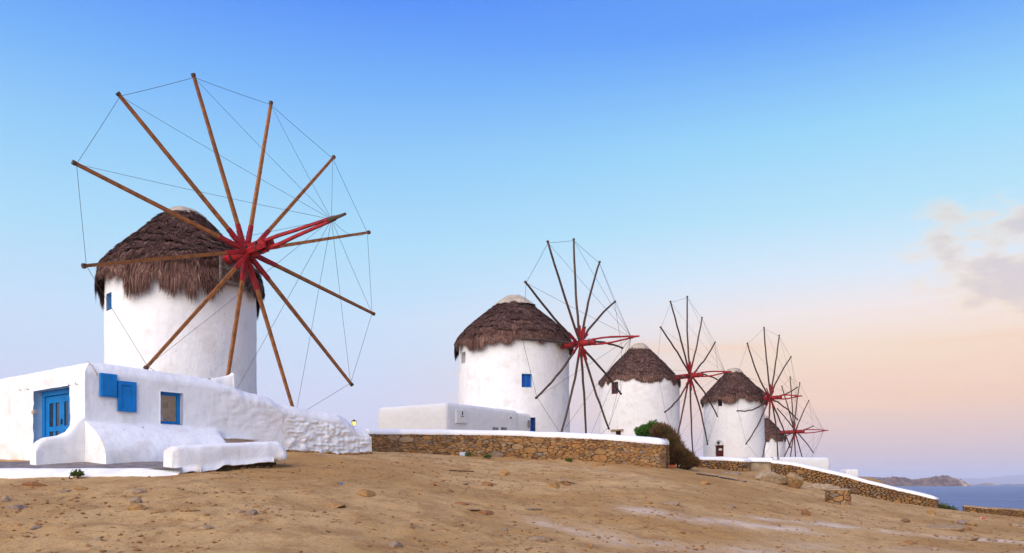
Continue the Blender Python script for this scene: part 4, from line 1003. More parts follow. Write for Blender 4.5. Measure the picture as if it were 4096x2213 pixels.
# ================================================================== annex of mill 2
CA = np.array([-3.01, 37.5, 0]); TA = unit([.6, .8, 0]); SA = unit([-.8, .6, 0]); NA = -SA
za = ZR(1608, 37.5); zb = gz(-3, 38) - .4
anx = thing('annex_building', (CA[0], CA[1], gz(-3, 38)), 'low flat-roofed white annex with meter cupboard, behind the stone wall', 'building')
def round_block(name, root, C, T_, S_, t1, s1, z0, z1, mat, rnd=.16, seed=1, slope=0.0, taper=.0):
    """masonry block with rounded plaster edges, open at the bottom"""
    n = 10; pts = []
    def corner(cx, cy, a0):
        return [(cx + rnd * math.cos(a), cy + rnd * math.sin(a)) for a in np.linspace(a0, a0 + np.pi / 2, 5)]
    base = []
    segs = [((rnd, rnd), np.pi), ((t1 - rnd, rnd), 1.5 * np.pi), ((t1 - rnd, s1 - rnd), 0), ((rnd, s1 - rnd), .5 * np.pi)]
    cs = [corner(c[0], c[1], a) for c, a in segs]
    for k in range(4):
        a, b = cs[k][-1], cs[(k + 1) % 4][0]; base += cs[k]
        for q in np.linspace(0, 1, 22)[1:-1]: base.append((a[0] + (b[0] - a[0]) * q, a[1] + (b[1] - a[1]) * q))
    base = np.array(base); ctr = np.array([t1 / 2, s1 / 2]); m = len(base)
    lev = [(0, z0, 0)] + [(0, z0 + (z1 - rnd - z0) * q, 0) for q in np.linspace(.15, 1, 7)] + [(0, z1 - rnd * .3, rnd * .3), (0, z1, rnd), (0, z1 - .02, rnd * 2.5)]
    V = []
    for _, z, ins in lev:
        d = base - ctr; bb = ctr + d * (1 - ins / np.maximum(np.abs(d).max(1), .1))[:, None]
        for (t, s) in bb:
            p = C + T_ * t + S_ * s; nn = float(fbm(np.array([p[0] * 1.3, p[1] * 1.3, z * 1.3]), 3, seed)) * .035
            V.append((p[0] + nn * .5, p[1] - nn * .7, z - slope * t + nn * .5 * (z > z1 - .3)))
    Fc = []
    for l in range(len(lev) - 1):
        for j in range(m):
            k = (j + 1) % m; Fc.append([l * m + j, l * m + k, (l + 1) * m + k, (l + 1) * m + j])
    Fc.append([(len(lev) - 1) * m + j for j in range(m)])
    return mk(name, np.array(V), Fc, mat, root, smooth=True)
bw_ = round_block('wall', anx, CA, TA, SA, 5.6, 4.45, zb, za, MAT_ANNEX, .18, 81, .0)
round_block('porch_block', anx, CA + TA * 5.45 + SA * .06, TA, SA, 1.35, 3.0, zb, za - .10, MAT_ANNEX, .16, 83, .0)
def abox(px0, px1, py0, py1, o0, o1, bev=.008):
    def ta(px): k = (px - CX) / F; return (k * CA[1] - CA[0]) / (TA[0] - k * TA[1])
    t0, t1 = ta(px0), ta(px1); Y = (CA + TA * (t0 + t1) / 2)[1]; z0, z1 = ZR(py1, Y), ZR(py0, Y)
    return obox(CA + TA * (t0 + t1) / 2 + NA * (o0 + o1) / 2 + np.array([0, 0, (z0 + z1) / 2]), TA * (t1 - t0) / 2, NA * (o1 - o0) / 2, np.array([0, 0, (z1 - z0) / 2]), bev)
V, Fc = abox(1822, 1863, 1640, 1694, -.02, .05); mcb = mk('meter_cupboard', V, Fc, MAT_WHITEPAINT, anx)
V, Fc = join([abox(1823, 1841.5, 1641, 1693, .05, .062, .003), abox(1843, 1862, 1641, 1693, .05, .062, .003)]); mk('cupboard_door', V, Fc, MAT_WHITEPAINT, mcb)
V, Fc = join([abox(1843.5, 1848, 1646, 1661, .06, .066, 0), abox(1840, 1850, 1665, 1667, .06, .085, 0)]); mk('latch', V, Fc, MAT_IRON, mcb)
for a_, b_ in ((1970, 1991), (2004, 2025)):
    V, Fc = abox(a_, b_, 1710, 1735, -.05, .035, .0); mk('vent_window', V, Fc, MAT_PAVE, anx)
V, Fc = abox(2041, 2045, 1669, 1674, -.02, .03, 0); mk('drain_pipe', V, Fc, MAT_DARK, anx)
V, Fc = abox(2111, 2116, 1682, 1711, .0, .05, 0); mk('meter_box', V, Fc, MAT_PAVE, anx)

# ================================================================== stone walls
def clip(poly, n, d):
    out = []; m = len(poly)
    for i in range(m):
        p, q = poly[i], poly[(i + 1) % m]; a, b = p @ n - d, q @ n - d
        if a <= 0: out.append(p)
        if a * b < 0: out.append(p + (q - p) * (a / (a - b)))
    return out
def rubble_cells(Lw, Hw, n, seed, aspect=1.55, big=.13):
    """irregular stone outlines packing a Lw x Hw face: a power diagram of stretched sites"""
    r = np.random.default_rng(seed); s = aspect; pts = []; rad = []
    mean = math.sqrt(Lw / s * Hw / n)
    tries = 0
    while len(pts) < n and tries < n * 60:
        tries += 1
        rr = mean * (r.uniform(.9, 1.6) if r.random() < big * 1.3 and tries < n * 3 else r.uniform(.30, .55))
        p = np.array([r.random() * Lw / s, r.random() * Hw])
        if pts:
            d = np.hypot(*(np.array(pts) - p).T)
            if (d < (np.array(rad) + rr) * .80).any(): continue
        pts.append(p); rad.append(rr)
    pts = np.array(pts); rad = np.array(rad); cells = []
    for i, p in enumerate(pts):
        poly = [np.array(v, float) for v in ((0, 0), (Lw / s, 0), (Lw / s, Hw), (0, Hw))]
        d = pts - p; dd = (d ** 2).sum(1); near = np.argsort(dd)[1:26]
        for j in near:
            nrm = d[j]; off = nrm @ p + (dd[j] + (rad[i] ** 2 - rad[j] ** 2) * 1.0) / 2
            poly = clip(poly, nrm, off)
            if len(poly) < 3: break
        if len(poly) >= 3:
            poly = np.array(poly) * np.array([s, 1]); cells.append(poly)
    return cells
def stone_mesh(poly, to3, r, joint, proud):
    c = poly.mean(0); area = .5 * abs(np.dot(poly[:, 0], np.roll(poly[:, 1], 1)) - np.dot(poly[:, 1], np.roll(poly[:, 0], 1))); size = math.sqrt(area)
    # round off corners
    q = []
    m = len(poly)
    for i in range(m):
        p0, p1, p2 = poly[i - 1], poly[i], poly[(i + 1) % m]
        if np.linalg.norm(p2 - p1) + np.linalg.norm(p1 - p0) < .05: continue
        k_ = r.uniform(.06, .2); q += [p1 + (p0 - p1) * k_, p1 + (p2 - p1) * k_]
    if len(q) < 5: q = list(poly)
    q = np.array(q); q = c + (q - c) * (1 - min(.4, joint * 2 / size)); m = len(q)
    dep = proud * r.uniform(.5, 1.4); tilt = r.normal(0, .10, 2)
    ring1 = c + (q - c) * .97; ring2 = c + (q - c) * r.uniform(.84, .92)
    z = lambda P_, d: np.c_[P_, d + ((P_ - c) @ tilt)]
    pts = np.concatenate([np.c_[q, np.full(m, -.06)], z(ring1, dep * .55) + r.normal(0, .004, (m, 3)), z(ring2, dep) + r.normal(0, .006, (m, 3)), z(c[None], dep * 1.08)])
    V = to3(pts); Fc = []
    for l in range(2):
        for j in range(m): k = (j + 1) % m; Fc.append([l * m + j, l * m + k, (l + 1) * m + k, (l + 1) * m + j])
    for j in range(m): Fc.append([2 * m + j, 2 * m + (j + 1) % m, 3 * m])
    return V, Fc, area
def polyline(pts):
    pts = np.array(pts, float); s = np.r_[0, np.cumsum(np.hypot(*np.diff(pts[:, :2], axis=0).T))]
    return pts, s
def stone_wall(root, pts, n, seed, joint=.012, proud=.05, aspect=2.45, cap=None, capw=.26, thick=.5, limit=290, cap_h=.19, flip=1, caplift=.0):
    """pts: (x, y, z_base, z_top of the stones); the face lies on the line, the wall's thickness behind it"""
    pts, s = polyline(pts); Lw = s[-1]; Hm = float(np.mean(pts[:, 3] - pts[:, 2]))
    dn = 400; uu_ = np.linspace(0, Lw, dn); XY = np.stack([np.interp(uu_, s, pts[:, k]) for k in range(4)], -1)
    # soften the bends
    for _ in range(6): XY[1:-1, :2] = (XY[:-2, :2] + 2 * XY[1:-1, :2] + XY[2:, :2]) / 4
    tg = np.gradient(XY[:, :2], axis=0); tg /= np.linalg.norm(tg, axis=1)[:, None]; nr = np.c_[tg[:, 1], -tg[:, 0]] * flip
    def to3(p):
        u_, v_, d_ = p[:, 0], p[:, 1] / Hm, p[:, 2]; I = lambda a: np.interp(u_, uu_, a)
        return np.c_[I(XY[:, 0]) + I(nr[:, 0]) * d_, I(XY[:, 1]) + I(nr[:, 1]) * d_, I(XY[:, 2]) + (I(XY[:, 3]) - I(XY[:, 2])) * v_]
    r = np.random.default_rng(seed); st = []
    for c in rubble_cells(Lw, Hm, n, seed, aspect):
        V, Fc, a = stone_mesh(c, to3, r, joint, proud); st.append((a, V, Fc, r.random()))
    st.sort(key=lambda q: -q[0])
    for a, V, Fc, rn in st[:limit]: mk('stone', V, Fc, MAT_STONE, root, attrs={'rnd': np.full(len(V), rn)})
    if len(st) > limit:
        V, Fc = join([(q[1], q[2]) for q in st[limit:]]); rn = np.concatenate([np.full(len(q[1]), q[3]) for q in st[limit:]])
        mk('small_stones', V, Fc, MAT_STONE, root, attrs={'rnd': rn}, kind='stuff')
    # earth core
    k = 60; us = np.linspace(0, Lw, k); base = np.c_[us, np.full(k, -.3), np.full(k, -.02)]; top = np.c_[us, np.full(k, Hm), np.full(k, -.02)]
    topb = np.c_[us, np.full(k, Hm), np.full(k, -thick)]; baseb = np.c_[us, np.full(k, -.3), np.full(k, -thick)]
    V = np.stack([to3(q) for q in (base, top, topb, baseb)], 1).reshape(-1, 3)
    Fc = grid_faces(k, 4).tolist() + [[0, 1, 2, 3], [(k - 1) * 4 + j for j in (3, 2, 1, 0)]]
    mk('core', V, Fc, MAT_MORTAR, root)
    if cap is not None:
        kk = 140; us = np.linspace(-.02, Lw + .02, kk); prof = [(.045, -.015), (.055, .03), (.04, cap_h * .55), (-.02, cap_h * .85), (-.10, cap_h), (-thick + .06, cap_h), (-thick - .03, cap_h * .7), (-thick - .05, -.015)]
        V = []
        for d_, h_ in prof:
            uc = np.clip(us, 0, Lw); q = to3(np.c_[uc, np.full(kk, Hm), np.full(kk, d_)]); nz = fbm(np.c_[us * 1.4, us * 0 + d_ * 5, us * 0], 3, seed + 2)
            q[:, 2] += h_ + nz * .022 + caplift; q[:, :2] += nr[np.clip((uc / Lw * (dn - 1)).astype(int), 0, dn - 1)] * (nz * .015)[:, None]; V.append(q)
        V = np.stack(V, 1).reshape(-1, 3); m = len(prof)
        mk('cap', V, grid_faces(kk, m).tolist() + [list(range(m)), [(kk - 1) * m + j for j in range(m)][::-1]], cap, root, smooth=True)
def wp(px, pyb, pyt, Y): q = P(px, pyb, Y); return (q[0], q[1], q[2] - .06, ZR(pyt, Y))
wm = thing('stone_wall', P(2050, 1835, 32.3), 'long curved rubble stone wall with white cap before the second windmill', 'wall')
stone_wall(wm, [wp(1470, 1812, 1736, 29.8), wp(1600, 1810, 1737, 31.0), wp(1800, 1820, 1738, 32.0), wp(2000, 1832, 1741, 32.3), wp(2200, 1839, 1748, 31.9), wp(2350, 1846, 1754, 31.2), wp(2500, 1858, 1764, 30.2), wp(2600, 1867, 1773, 29.2), wp(2640, 1870, 1777, 28.8), wp(2660, 1872, 1780, 29.0), wp(2668, 1868, 1778, 29.8), wp(2672, 1862, 1778, 31.0)], 620, 5, cap=MAT_CAP, thick=.55, cap_h=.20, joint=.0045, proud=.034)
w2 = thing('stone_wall', P(2890, 1884, 35.5), 'short low stone wall with white cap between the dry bush and the boulders', 'wall')
stone_wall(w2, [wp(2770, 1878, 1839, 35.2), wp(2850, 1882, 1840, 35.3), wp(2920, 1886, 1843, 35.4), wp(2975, 1889, 1846, 35.3), wp(2997, 1890, 1848, 35.6), wp(3003, 1888, 1846, 37)], 130, 6, cap=MAT_CAP, thick=.5, cap_h=.14)
w3 = thing('stone_wall', P(3400, 1975, 34.5), 'white capped stone wall sloping down to the sea on the right', 'wall')
stone_wall(w3, [wp(3085, 1897, 1851, 36), wp(3170, 1915, 1860, 35.7), wp(3260, 1945, 1880, 35.2), wp(3400, 1982, 1912, 34.5), wp(3480, 1998, 1936, 34.2), wp(3560, 2008, 1955, 34.0), wp(3650, 2022, 1976, 33.8), wp(3740, 2036, 1998, 33.5), wp(3750, 2034, 1999, 34.2)], 420, 7, cap=MAT_CAP, thick=.5, cap_h=.13)
# plastered stub that joins the two walls
stub = thing('plaster_wall', P(3045, 1890, 36.2), 'short brown plastered wall stub joining the two low stone walls', 'wall')
kx = np.linspace(2994, 3090, 16); V = []
for k in kx:
    for yb, dY in ((1900, 0), (1875, .0), (1848 + 2 * math.sin(k * .2), .02), (1846, .3), (1846, .5)):
        q = P(k, yb, 36.1 + dY + .05 * float(fbm(np.array([k * .05, yb * .05, 0]), 3, 88))); V.append(q)
mk('face', np.array(V), grid_faces(16, 5), MAT_CONC, stub, smooth=True)
V = []
for k in kx:
    for py_, dY in ((1848, -.06), (1840, -.07), (1832, .0), (1831, .25), (1832, .5), (1846, .55)): V.append(P(k, py_ + (k - 3040) * .02, 36.1 + dY))
mk('cap', np.array(V), grid_faces(16, 6), MAT_CAP, stub, smooth=True)
# far low wall at the land's edge
w4 = thing('stone_wall', P(3980, 2066, 34.5), 'low dark stone wall along the land edge before the sea, far right', 'wall')
W4 = [P(px, 2060, Y) for px, Y in ((3852, 33.6), (3950, 33.2), (4010, 32.6), (4096, 31.6), (4200, 30.6))]
stone_wall(w4, [(q[0], q[1], gz(q[0], q[1]) - .06, gz(q[0], q[1]) + .27) for q in W4], 150, 8, cap=MAT_CONC, thick=.45, cap_h=.04, proud=.06, joint=.010)
# masonry pier block
hp = hit(3355, 2018)
pier = thing('stone_pier', hp, 'small square masonry stub of ochre stones standing alone on the sand', 'stone pier')
Yp = hp[1]
stone_wall(pier, [P(3308, 2020, Yp + .7).tolist()[:2] + [hp[2] - .08, ZR(1961, Yp)], P(3312, 2020, Yp).tolist()[:2] + [hp[2] - .08, ZR(1961, Yp)], P(3390, 2020, Yp - .1).tolist()[:2] + [hp[2] - .08, ZR(1961, Yp)], P(3400, 2020, Yp + .3).tolist()[:2] + [hp[2] - .08, ZR(1961, Yp)]], 26, 19, aspect=1.7, cap=MAT_CONC, thick=.3, cap_h=.05, joint=.005, proud=.04)

# white low buildings behind the sloping wall
lb = thing('low_building', P(3180, 1850, 44), 'low white flat-topped building behind the sloping wall, under the farthest windmill', 'building')
q0 = P(3070, 1850, 42); round_block('wall', lb, np.array([q0[0], q0[1], 0]), unit([1, .12, 0]), unit([-.12, 1, 0]), 3.4, 3, ZC - 1.0, ZR(1829, 42.3), MAT_ANNEX, .15, 91)
q1 = P(3296, 1850, 44); 
for a_, b_ in ((3040, 3046), (3064, 3072)):
    V, Fc = obox(P((a_ + b_) / 2 + 45, 1834, 41.9), (.04, .005, 0), (0, .05, 0), (0, 0, .06)); mk('roof_vent', V, Fc, MAT_PAVE, lb)
ob = thing('plaster_block', P(3415, 1890, 40), 'small white plaster block behind the middle of the sloping wall', 'block')
q2 = P(3388, 1890, 39); round_block('block', ob, np.array([q2[0], q2[1], 0]), unit([1, .1, 0]), unit([-.1, 1, 0]), .62, .8, ZC - 1.5, ZR(1877, 39), MAT_ANNEX, .1, 93)

# ================================================================== bushes
def bush(name, label, ellipsoids, n, leaf, seed, hue, stem_n, base, upright, cat='bush'):
    r = np.random.default_rng(seed); root = thing(name, base, label, cat)
    wts = np.array([x[3] for x in ellipsoids], float); ei = r.choice(len(ellipsoids), n, p=wts / wts.sum())
    ctr = np.array([x[0] for x in ellipsoids], float)[ei]; rad_ = np.array([x[1] for x in ellipsoids], float)[ei]; lw = ellipsoids[0][2]
    d = r.normal(size=(n, 3)); d /= np.linalg.norm(d, axis=1)[:, None]; q = d * (r.random(n) ** .45)[:, None]
    q[:, 2] = np.where(q[:, 2] < -.6, q[:, 2] * .5, q[:, 2])
    lumps = 1 + .28 * vnoise(d * 3.2 + ei[:, None] * 5.1, seed) + .12 * vnoise(d * 7 + ei[:, None] * 3.3, seed + 1)
    rt = ctr + q * rad_ * lumps[:, None]
    g = ground_z(rt[:, 0], rt[:, 1]); rt[:, 2] = np.where(rt[:, 2] < g + .02, g + np.abs(r.normal(0, .1, n)), rt[:, 2])
    dirv = np.c_[q[:, 0], q[:, 1], np.abs(q[:, 2]) * .5] * .8 + np.array([0, 0, upright]) + r.normal(0, .35, (n, 3)); dirv /= np.linalg.norm(dirv, axis=1)[:, None]
    ln = leaf * r.uniform(.6, 1.5, n); md = rt + dirv * (ln * .55)[:, None] + r.normal(0, .01, (n, 3)); tp = rt + dirv * ln[:, None]
    wd = np.cross(dirv, r.normal(size=(n, 3))); wd /= np.linalg.norm(wd, axis=1)[:, None]
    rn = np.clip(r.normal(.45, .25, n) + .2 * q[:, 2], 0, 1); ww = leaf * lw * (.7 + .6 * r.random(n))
    V = np.stack([rt, md + wd * ww[:, None], tp, md - wd * ww[:, None]], 1).reshape(-1, 3); Fq = np.arange(n * 4).reshape(-1, 4)
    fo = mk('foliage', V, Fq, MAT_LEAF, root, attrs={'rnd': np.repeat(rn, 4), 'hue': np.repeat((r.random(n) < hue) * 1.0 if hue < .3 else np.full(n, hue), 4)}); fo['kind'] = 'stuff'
    for k in range(stem_n):
        e = ellipsoids[k % len(ellipsoids)]; d = r.normal(size=3); d /= np.linalg.norm(d); t = np.array(e[0]) + d * np.array(e[1]) * .9; t[2] = max(t[2], gz(t[0], t[1]) + .2)
        b = np.array([base[0] + (t[0] - base[0]) * .35, base[1] + (t[1] - base[1]) * .35, 0]); b[2] = gz(b[0], b[1]) - .05; m = (b + t) / 2 + r.normal(0, .07, 3)
        V, Fc = tube([b, m, t], [.022, .015, .005], 5); mk('branch', V, Fc, MAT_TWIG, root)
    return root
Yb = 31.6
def be(px, py, Y, rx, ry, rz, w, lw=.2): return (P(px, py, Y), (rx, ry, rz), lw, w)
gb = hit(2600, 1868)
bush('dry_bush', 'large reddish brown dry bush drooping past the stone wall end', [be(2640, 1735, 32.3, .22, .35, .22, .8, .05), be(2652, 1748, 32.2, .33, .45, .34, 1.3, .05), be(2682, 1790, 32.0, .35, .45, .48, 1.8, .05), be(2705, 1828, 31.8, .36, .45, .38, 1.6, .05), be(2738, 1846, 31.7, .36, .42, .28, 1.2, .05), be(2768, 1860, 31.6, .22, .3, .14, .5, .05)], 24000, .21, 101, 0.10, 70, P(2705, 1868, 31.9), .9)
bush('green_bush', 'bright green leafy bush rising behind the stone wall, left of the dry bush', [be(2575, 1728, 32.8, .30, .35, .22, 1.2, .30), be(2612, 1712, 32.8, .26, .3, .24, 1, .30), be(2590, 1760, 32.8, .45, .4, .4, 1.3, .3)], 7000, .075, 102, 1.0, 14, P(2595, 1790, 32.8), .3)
bush('low_shrub', 'dark green creeping shrub at the land edge left of the far low wall', [be(3770, 2043, 34.3, .35, .3, .10, 1, .3), be(3800, 2049, 34.2, .3, .3, .08, .6, .3)], 1800, .07, 103, .55, 3, P(3775, 2047, 34.3), .5, 'shrub')
hw_ = hit(310, 1915)
bush('weed', 'small dark green weed growing at the foot of the white kerb', [((hw_[0], hw_[1] - .02, hw_[2] + .07), (.12, .05, .07), .3, 1)], 260, .06, 104, .75, 3, hw_, .6, 'weed')
for k, (px, py, lab) in enumerate(((1875, 1826, 'tiny green weed beside the pale blue plate at the stone wall'), (2275, 1848, 'small weed tuft at the foot of the curved stone wall near its middle'), (1950, 1834, 'green weed under the big dark stone of the curved wall'))):
    h_ = hit(px, py); bush('weed', lab, [((h_[0], h_[1] - .08, h_[2] + .05), (.14, .06, .06), .3, 1)], 160, .06, 105 + k, .7, 2, h_, .5, 'weed')

# ================================================================== loose rocks
OCH, RED_, GRY, PAL, DRK, PUR = (.42, .235, .09, 1), (.31, .150, .062, 1), (.35, .25, .165, 1), (.39, .265, .15, 1), (.22, .13, .07, 1), (.29, .21, .155, 1)
ROCKS = [(2021,1904,45,1.0,.8,OCH,'upright ochre rock alone below the middle of the curved stone wall'),(1733,1944,36,.9,.5,RED_,'small reddish rock left of the pale mound below the curved wall'),
 (1951,1944,52,.8,.5,RED_,'reddish brown rock with a bright face, two steps below the pale blue plate'),(1852,1941,46,.8,.4,PAL,'pale tan rock between two reddish rocks below the curved wall'),
 (2248,1935,58,.9,.6,PAL,'tan rock at the back of the trio in the middle of the sand'),(2210,1950,60,.8,.6,OCH,'ochre rock at the front of the trio in the middle of the sand'),(2272,1944,34,.8,.7,RED_,'small brown rock leaning on the trio in the middle of the sand'),
 (1846,2021,66,.7,.28,RED_,'flat dark red rock just above a pale grey slab, centre foreground'),(1945,2061,74,.7,.38,RED_,'orange brown rock right of the pale grey slab, centre foreground'),(1880,2042,82,.9,.14,GRY,'flat pale grey slab between two red rocks, centre foreground'),
 (2129,2041,80,.9,.10,GRY,'thin grey slab sunk in the sand right of centre'),(1797,1968,44,.8,.3,DRK,'small dark flat rock alone in the centre of the sand'),(2143,2168,95,.8,.30,GRY,'broad grey half-buried rock near the bottom centre'),
 (1576,2190,60,.9,.5,PUR,'bluish grey lump at the bottom edge left of centre'),(1648,2116,26,.9,.7,DRK,'small dark pebble-like rock left of centre near the bottom'),(2018,2127,30,.9,.6,PUR,'small grey angular rock above the broad half-buried rock'),
 (2828,1940,52,.8,.45,OCH,'ochre rock below the dry bush, on the way to the boulders'),(2388,1866,82,.8,.28,OCH,'flat ochre rock against the right part of the curved wall'),(2690,2023,95,.8,.28,PAL,'wide pale rock in the stony strip left of the white track'),
 (2590,2015,60,.8,.3,OCH,'ochre rock at the left end of the stony strip by the white track'),(2927,2030,46,.8,.25,PUR,'bluish slab right end of the stony strip'),(2729,2138,26,.9,.6,RED_,'small red rock alone below the white track'),
 (134,1946,112,.6,.24,RED_,'long reddish brown flat stone near the kerb, far left'),(314,1962,56,.8,.5,OCH,'brown rock below the kerb weed'),(239,1972,92,.8,.2,GRY,'flat grey stone between the long red stone and the brown rock, left'),
 (528,1978,130,.6,.24,PAL,'long tan slab with a raised left end, left foreground'),(541,2014,60,.9,.5,GRY,'pale grey rock under the long tan slab'),(541,2041,72,.8,.45,OCH,'brown rock directly in front of the pale grey rock, left'),
 (58,2039,92,.8,.26,PUR,'flat grey stone at the left edge of the picture'),(15,2008,46,.9,.7,GRY,'rounded grey stone cut by the left picture edge'),(1456,1984,110,.8,.36,OCH,'layered ochre rock below the end of the rubble wall'),
 (1336,2030,104,.9,.24,OCH,'low brown earth-covered rock left of the layered ochre rock'),(1001,2064,56,.9,.6,PUR,'angular purple grey rock in the left centre'),(955,2050,60,.9,.3,PAL,'flat pale stone beside the angular purple rock'),
 (137,2121,62,.8,.4,PUR,'purple stone at lower left, above two small pebbles'),(815,2118,72,.8,.35,PAL,'pale split stone at the lower left centre'),(757,2048,62,.9,.3,OCH,'brown earthy lump right of the grey rock row, left'),(635,2048,72,.9,.28,OCH,'brown earthy lump left in the grey rock row'),
 (384,2163,46,.8,.4,GRY,'small grey stone near the bottom left'),(349,2188,40,.8,.4,OCH,'small ochre stone at the bottom left edge'),
 (3230,2062,40,.9,.9,RED_,'round brown rock with a dark hollow, left below the stone pier'),(3852,2098,40,.9,.6,PUR,'rounded blue grey rock left of the drink can'),(3892,2103,46,.8,.35,OCH,'orange flat rock next to the blue grey rock'),
 (4069,2107,56,.8,.4,PAL,'tan rock near the right picture edge'),(3800,2122,200,.6,.17,PAL,'broad pale slab with a brown broken end, right foreground'),(3865,2120,60,.8,.4,RED_,'brown broken chunk at the right end of the broad pale slab'),
 (3645,2176,52,.8,.4,RED_,'brown rock between the white tracks, lower right'),(3883,2163,92,.8,.3,PAL,'pale rock below the broad slab, lower right'),(3973,2167,36,.9,.7,PUR,'small upright grey rock at the lower right'),(3628,2091,46,.8,.45,DRK,'dark reddish rock right of the stone pier'),
 (3730,2057,42,.8,.7,OCH,'square ochre block before the end of the sloping wall'),(3744,2202,30,.9,.6,GRY,'little grey stone at the bottom right')]
for k, (px, py, w, dep, hgt, colr, lab) in enumerate(ROCKS):
    h_ = hit(px, py); wd = w / F * h_[1] / 2 * 1.08
    V, Fc = ICO2; W_ = rock_shape(V, 500 + k); rot = rng.random() * .8 - .4
    W_ = W_ * np.array([wd, wd * dep, wd * hgt * 1.25]); W_ = np.c_[W_[:, 0] * math.cos(rot) - W_[:, 1] * math.sin(rot), W_[:, 0] * math.sin(rot) + W_[:, 1] * math.cos(rot), W_[:, 2]]
    W_ = W_ + h_ + np.array([0, wd * dep * .5, wd * hgt * (.10 if hgt < .35 else .22)])
    o = mk('rock', W_, Fc, MAT_ROCK, label=lab, cat='rock', group='loose rocks on the sand'); o.color = colr
def boulder(name, label, px, py, sx_, sy_, sz_, Y, colr, seed):
    V, Fc = ico(3); W_ = rock_shape(V, seed, .95) * np.array([sx_, sy_, sz_]) + P(px, py, Y)
    o = mk(name, W_, Fc, MAT_ROCK, label=label, cat='boulder', smooth=False); o.color = colr
boulder('boulder', 'big pale rounded boulder slab in front of the plastered wall stub', 3085, 1918, .72, .6, .36, 32.5, (.44, .33, .21, 1), 701)
boulder('boulder', 'squarish boulder with an ochre face right of the pale boulder', 3175, 1923, .36, .4, .33, 31.8, (.40, .255, .12, 1), 702)
boulder('boulder', 'low half-buried pale outcrop left of the pale boulder', 2905, 1900, .85, .5, .16, 33.5, (.40, .29, .175, 1), 703)
boulder('boulder', 'pale outcrop at the foot of the sloping wall behind the pier', 3290, 1958, .8, .4, .26, 33.0, (.43, .32, .2, 1), 704)

# pebbles and grit nobody could count
def scatter(name, n, smin, smax, seed, base_sub, near):
    r = np.random.default_rng(seed); bv, bf = ICO0 if base_sub == 0 else ICO1; nb_ = len(bv); bf = np.array(bf)
    Y = near[0] + (near[1] - near[0]) * r.random(n * 4) ** 1.25; kx = r.uniform(-.68, .66, n * 4); X = kx * Y
    ok = (vnoise(np.c_[X * .35, Y * .35], 77) * .5 + .5 + .35 * (vnoise(np.c_[X * 1.1, Y * 1.1], 78)) > r.random(n * 4) * .95) & ~((X < -8.6) & (Y > 18.3)) & ~((X < -4) & (Y > 18.9 + (X + 9.6) * 1.28)) & (Y < 31 + (X > 9) * 3)
    ok &= ~((X > 17.5) & (Y > 33.2))
    X, Y = X[ok][:n], Y[ok][:n]; m = len(X); Z = ground_z(X, Y)
    s = smin + (smax - smin) * r.random(m) ** 4.5; sc = np.c_[s * r.uniform(.8, 1.5, m), s * r.uniform(.7, 1.2, m), s * r.uniform(.3, .75, m)]
    shp = np.stack([rock_shape(bv, 900 + k) for k in range(12)]); W_ = shp[r.integers(0, 12, m)] * sc[:, None]
    a = r.random(m) * 6.28; ca, sa = np.cos(a)[:, None], np.sin(a)[:, None]; W_ = np.stack([W_[..., 0] * ca - W_[..., 1] * sa, W_[..., 0] * sa + W_[..., 1] * ca, W_[..., 2]], -1)
    W_ = W_ + np.c_[X, Y, Z + sc[:, 2] * .2][:, None]
    Fq = (bf[None] + (np.arange(m) * nb_)[:, None, None]).reshape(-1, 3)
    mk(name, W_.reshape(-1, 3), Fq, MAT_STONE, attrs={'rnd': np.repeat(r.uniform(.14, .82, m), nb_)}, kind='stuff', label='scattered small stones and grit on the sandy slope', cat='gravel', origin=(0, 15, 0))
scatter('gravel', 13000, .006, .055, 201, 0, (10.5, 34))

# ================================================================== small litter and pipes
def lying(name, label, cat, pts_px, rad, mat, lift=.0, n=6):
    pts = []
    hs = [hit(a, b) for a, b in pts_px]
    for p, q in zip(hs[:-1], hs[1:]):
        for t in np.linspace(0, 1, 10)[:-1]: xy = p + (q - p) * t; pts.append((xy[0], xy[1], gz(xy[0], xy[1]) + lift))
    pts.append((hs[-1][0], hs[-1][1], hs[-1][2] + lift)); V, Fc = tube(pts, rad, n); mk(name, V, Fc, mat, label=label, cat=cat)
lying('buried_pipe', 'dusty half-buried concrete pipe running below the curved stone wall', 'pipe', [(2080,1853),(2200,1866),(2330,1880),(2450,1893),(2560,1908),(2640,1926)], .05, MAT_CONC, -.022, 7)
lying('hose', 'thin black hose on the sand right of the dry bush', 'hose', [(2786,1899),(2850,1907),(2920,1919),(2985,1930)], .028, MAT_BLACKHOSE, .02)
lying('stick', 'thin dark stick lying beside the trio of rocks', 'stick', [(2262,1930),(2290,1936),(2302,1938)], .014, MAT_TWIG, .02)
lying('stick', 'long brown stick on the sand below the pale blue plate', 'stick', [(1798,1885),(1850,1887),(1895,1889)], .02, MAT_TWIG, .015)
h_ = hit(3931, 2077); ax_ = unit([1, .25, 0]); ln = .065
can = thing('drink_can', h_, 'red drink can lying on the sand at the far right', 'can')
cc = h_ + np.array([0, 0, .036])
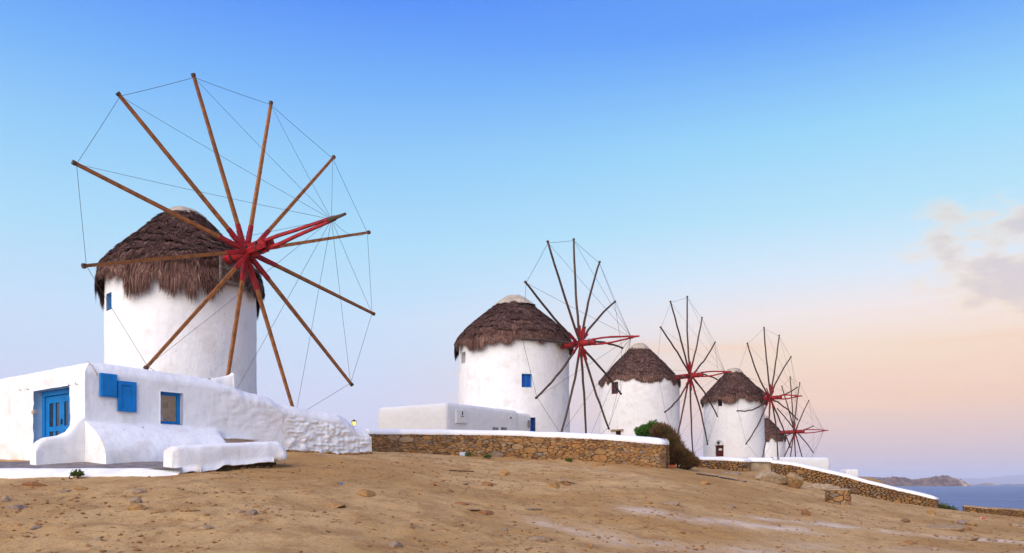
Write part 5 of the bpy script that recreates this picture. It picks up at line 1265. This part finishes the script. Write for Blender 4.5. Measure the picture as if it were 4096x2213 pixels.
V, Fc = tube([cc - ax_ * ln * .92, cc - ax_ * ln * .8, cc + ax_ * ln * .8, cc + ax_ * ln * .92], [.028, .036, .036, .028], 16); mk('can_body', V, Fc, MAT_REDCAN, can, smooth=True)
V, Fc = join([tube([cc - ax_ * ln, cc - ax_ * ln * .92], .029, 16), tube([cc + ax_ * ln * .92, cc + ax_ * ln], .029, 16)]); mk('can_rim', V, Fc, MAT_SILVER, can)
V, Fc = tube([cc - ax_ * ln * .2, cc - ax_ * ln * .05], .0366, 16, False); mk('white_band', V, Fc, MAT_WHITEPAINT, can)
h_ = hit(1365, 1939); V, Fc = tube([h_ + [0, 0, .002], h_ + [0, 0, .03], h_ + [0, 0, .036]], [.032, .032, .024], 16); mk('bottle_cap', V, Fc, MAT_BLUE, label='small bright blue bottle cap on the sand below the rubble wall', cat='bottle cap')
q = P(1853, 1817, 31.75); V, Fc = obox(q, (.135, .01, 0), (0, .03, 0), (0, 0, .075), .01); V2 = obox(q + np.array([0, -.035, 0]), (.11, .008, 0), (0, .006, 0), (0, 0, .055), .003); V, Fc = join([(V, Fc), V2])
mk('utility_plate', V, Fc, MAT_PALEBLUE, label='pale blue utility plate set into the foot of the curved stone wall', cat='plate')
h_ = hit(2682, 1873); V, Fc = obox(h_ + np.array([0, .05, .06]), (.17, .03, 0), (-.015, .09, 0), (0, 0, .055), .008); mk('brick', V, Fc, MAT_BRICK, label='orange hollow clay brick lying at the right end of the curved wall', cat='brick')

# ================================================================== sea air
V, Fc = obox((1000, 8000, 82), (19000, 0, 0), (0, 8300, 0), (0, 0, 100))
hz_m = bpy.data.materials.new('sea_haze'); hz_m.use_nodes = True; nt = hz_m.node_tree; nt.nodes.clear()
pv = nt.nodes.new('ShaderNodeVolumePrincipled'); pv.inputs['Color'].default_value = (0.95, 0.95, 0.985, 1); pv.inputs['Density'].default_value = 1.15e-4; pv.inputs['Anisotropy'].default_value = 0.0
mo = nt.nodes.new('ShaderNodeOutputMaterial'); nt.links.new(pv.outputs[0], mo.inputs['Volume'])
hz = mk('haze', V, Fc, hz_m, kind='stuff', label='thin pale sea haze over the whole bay', cat='haze')
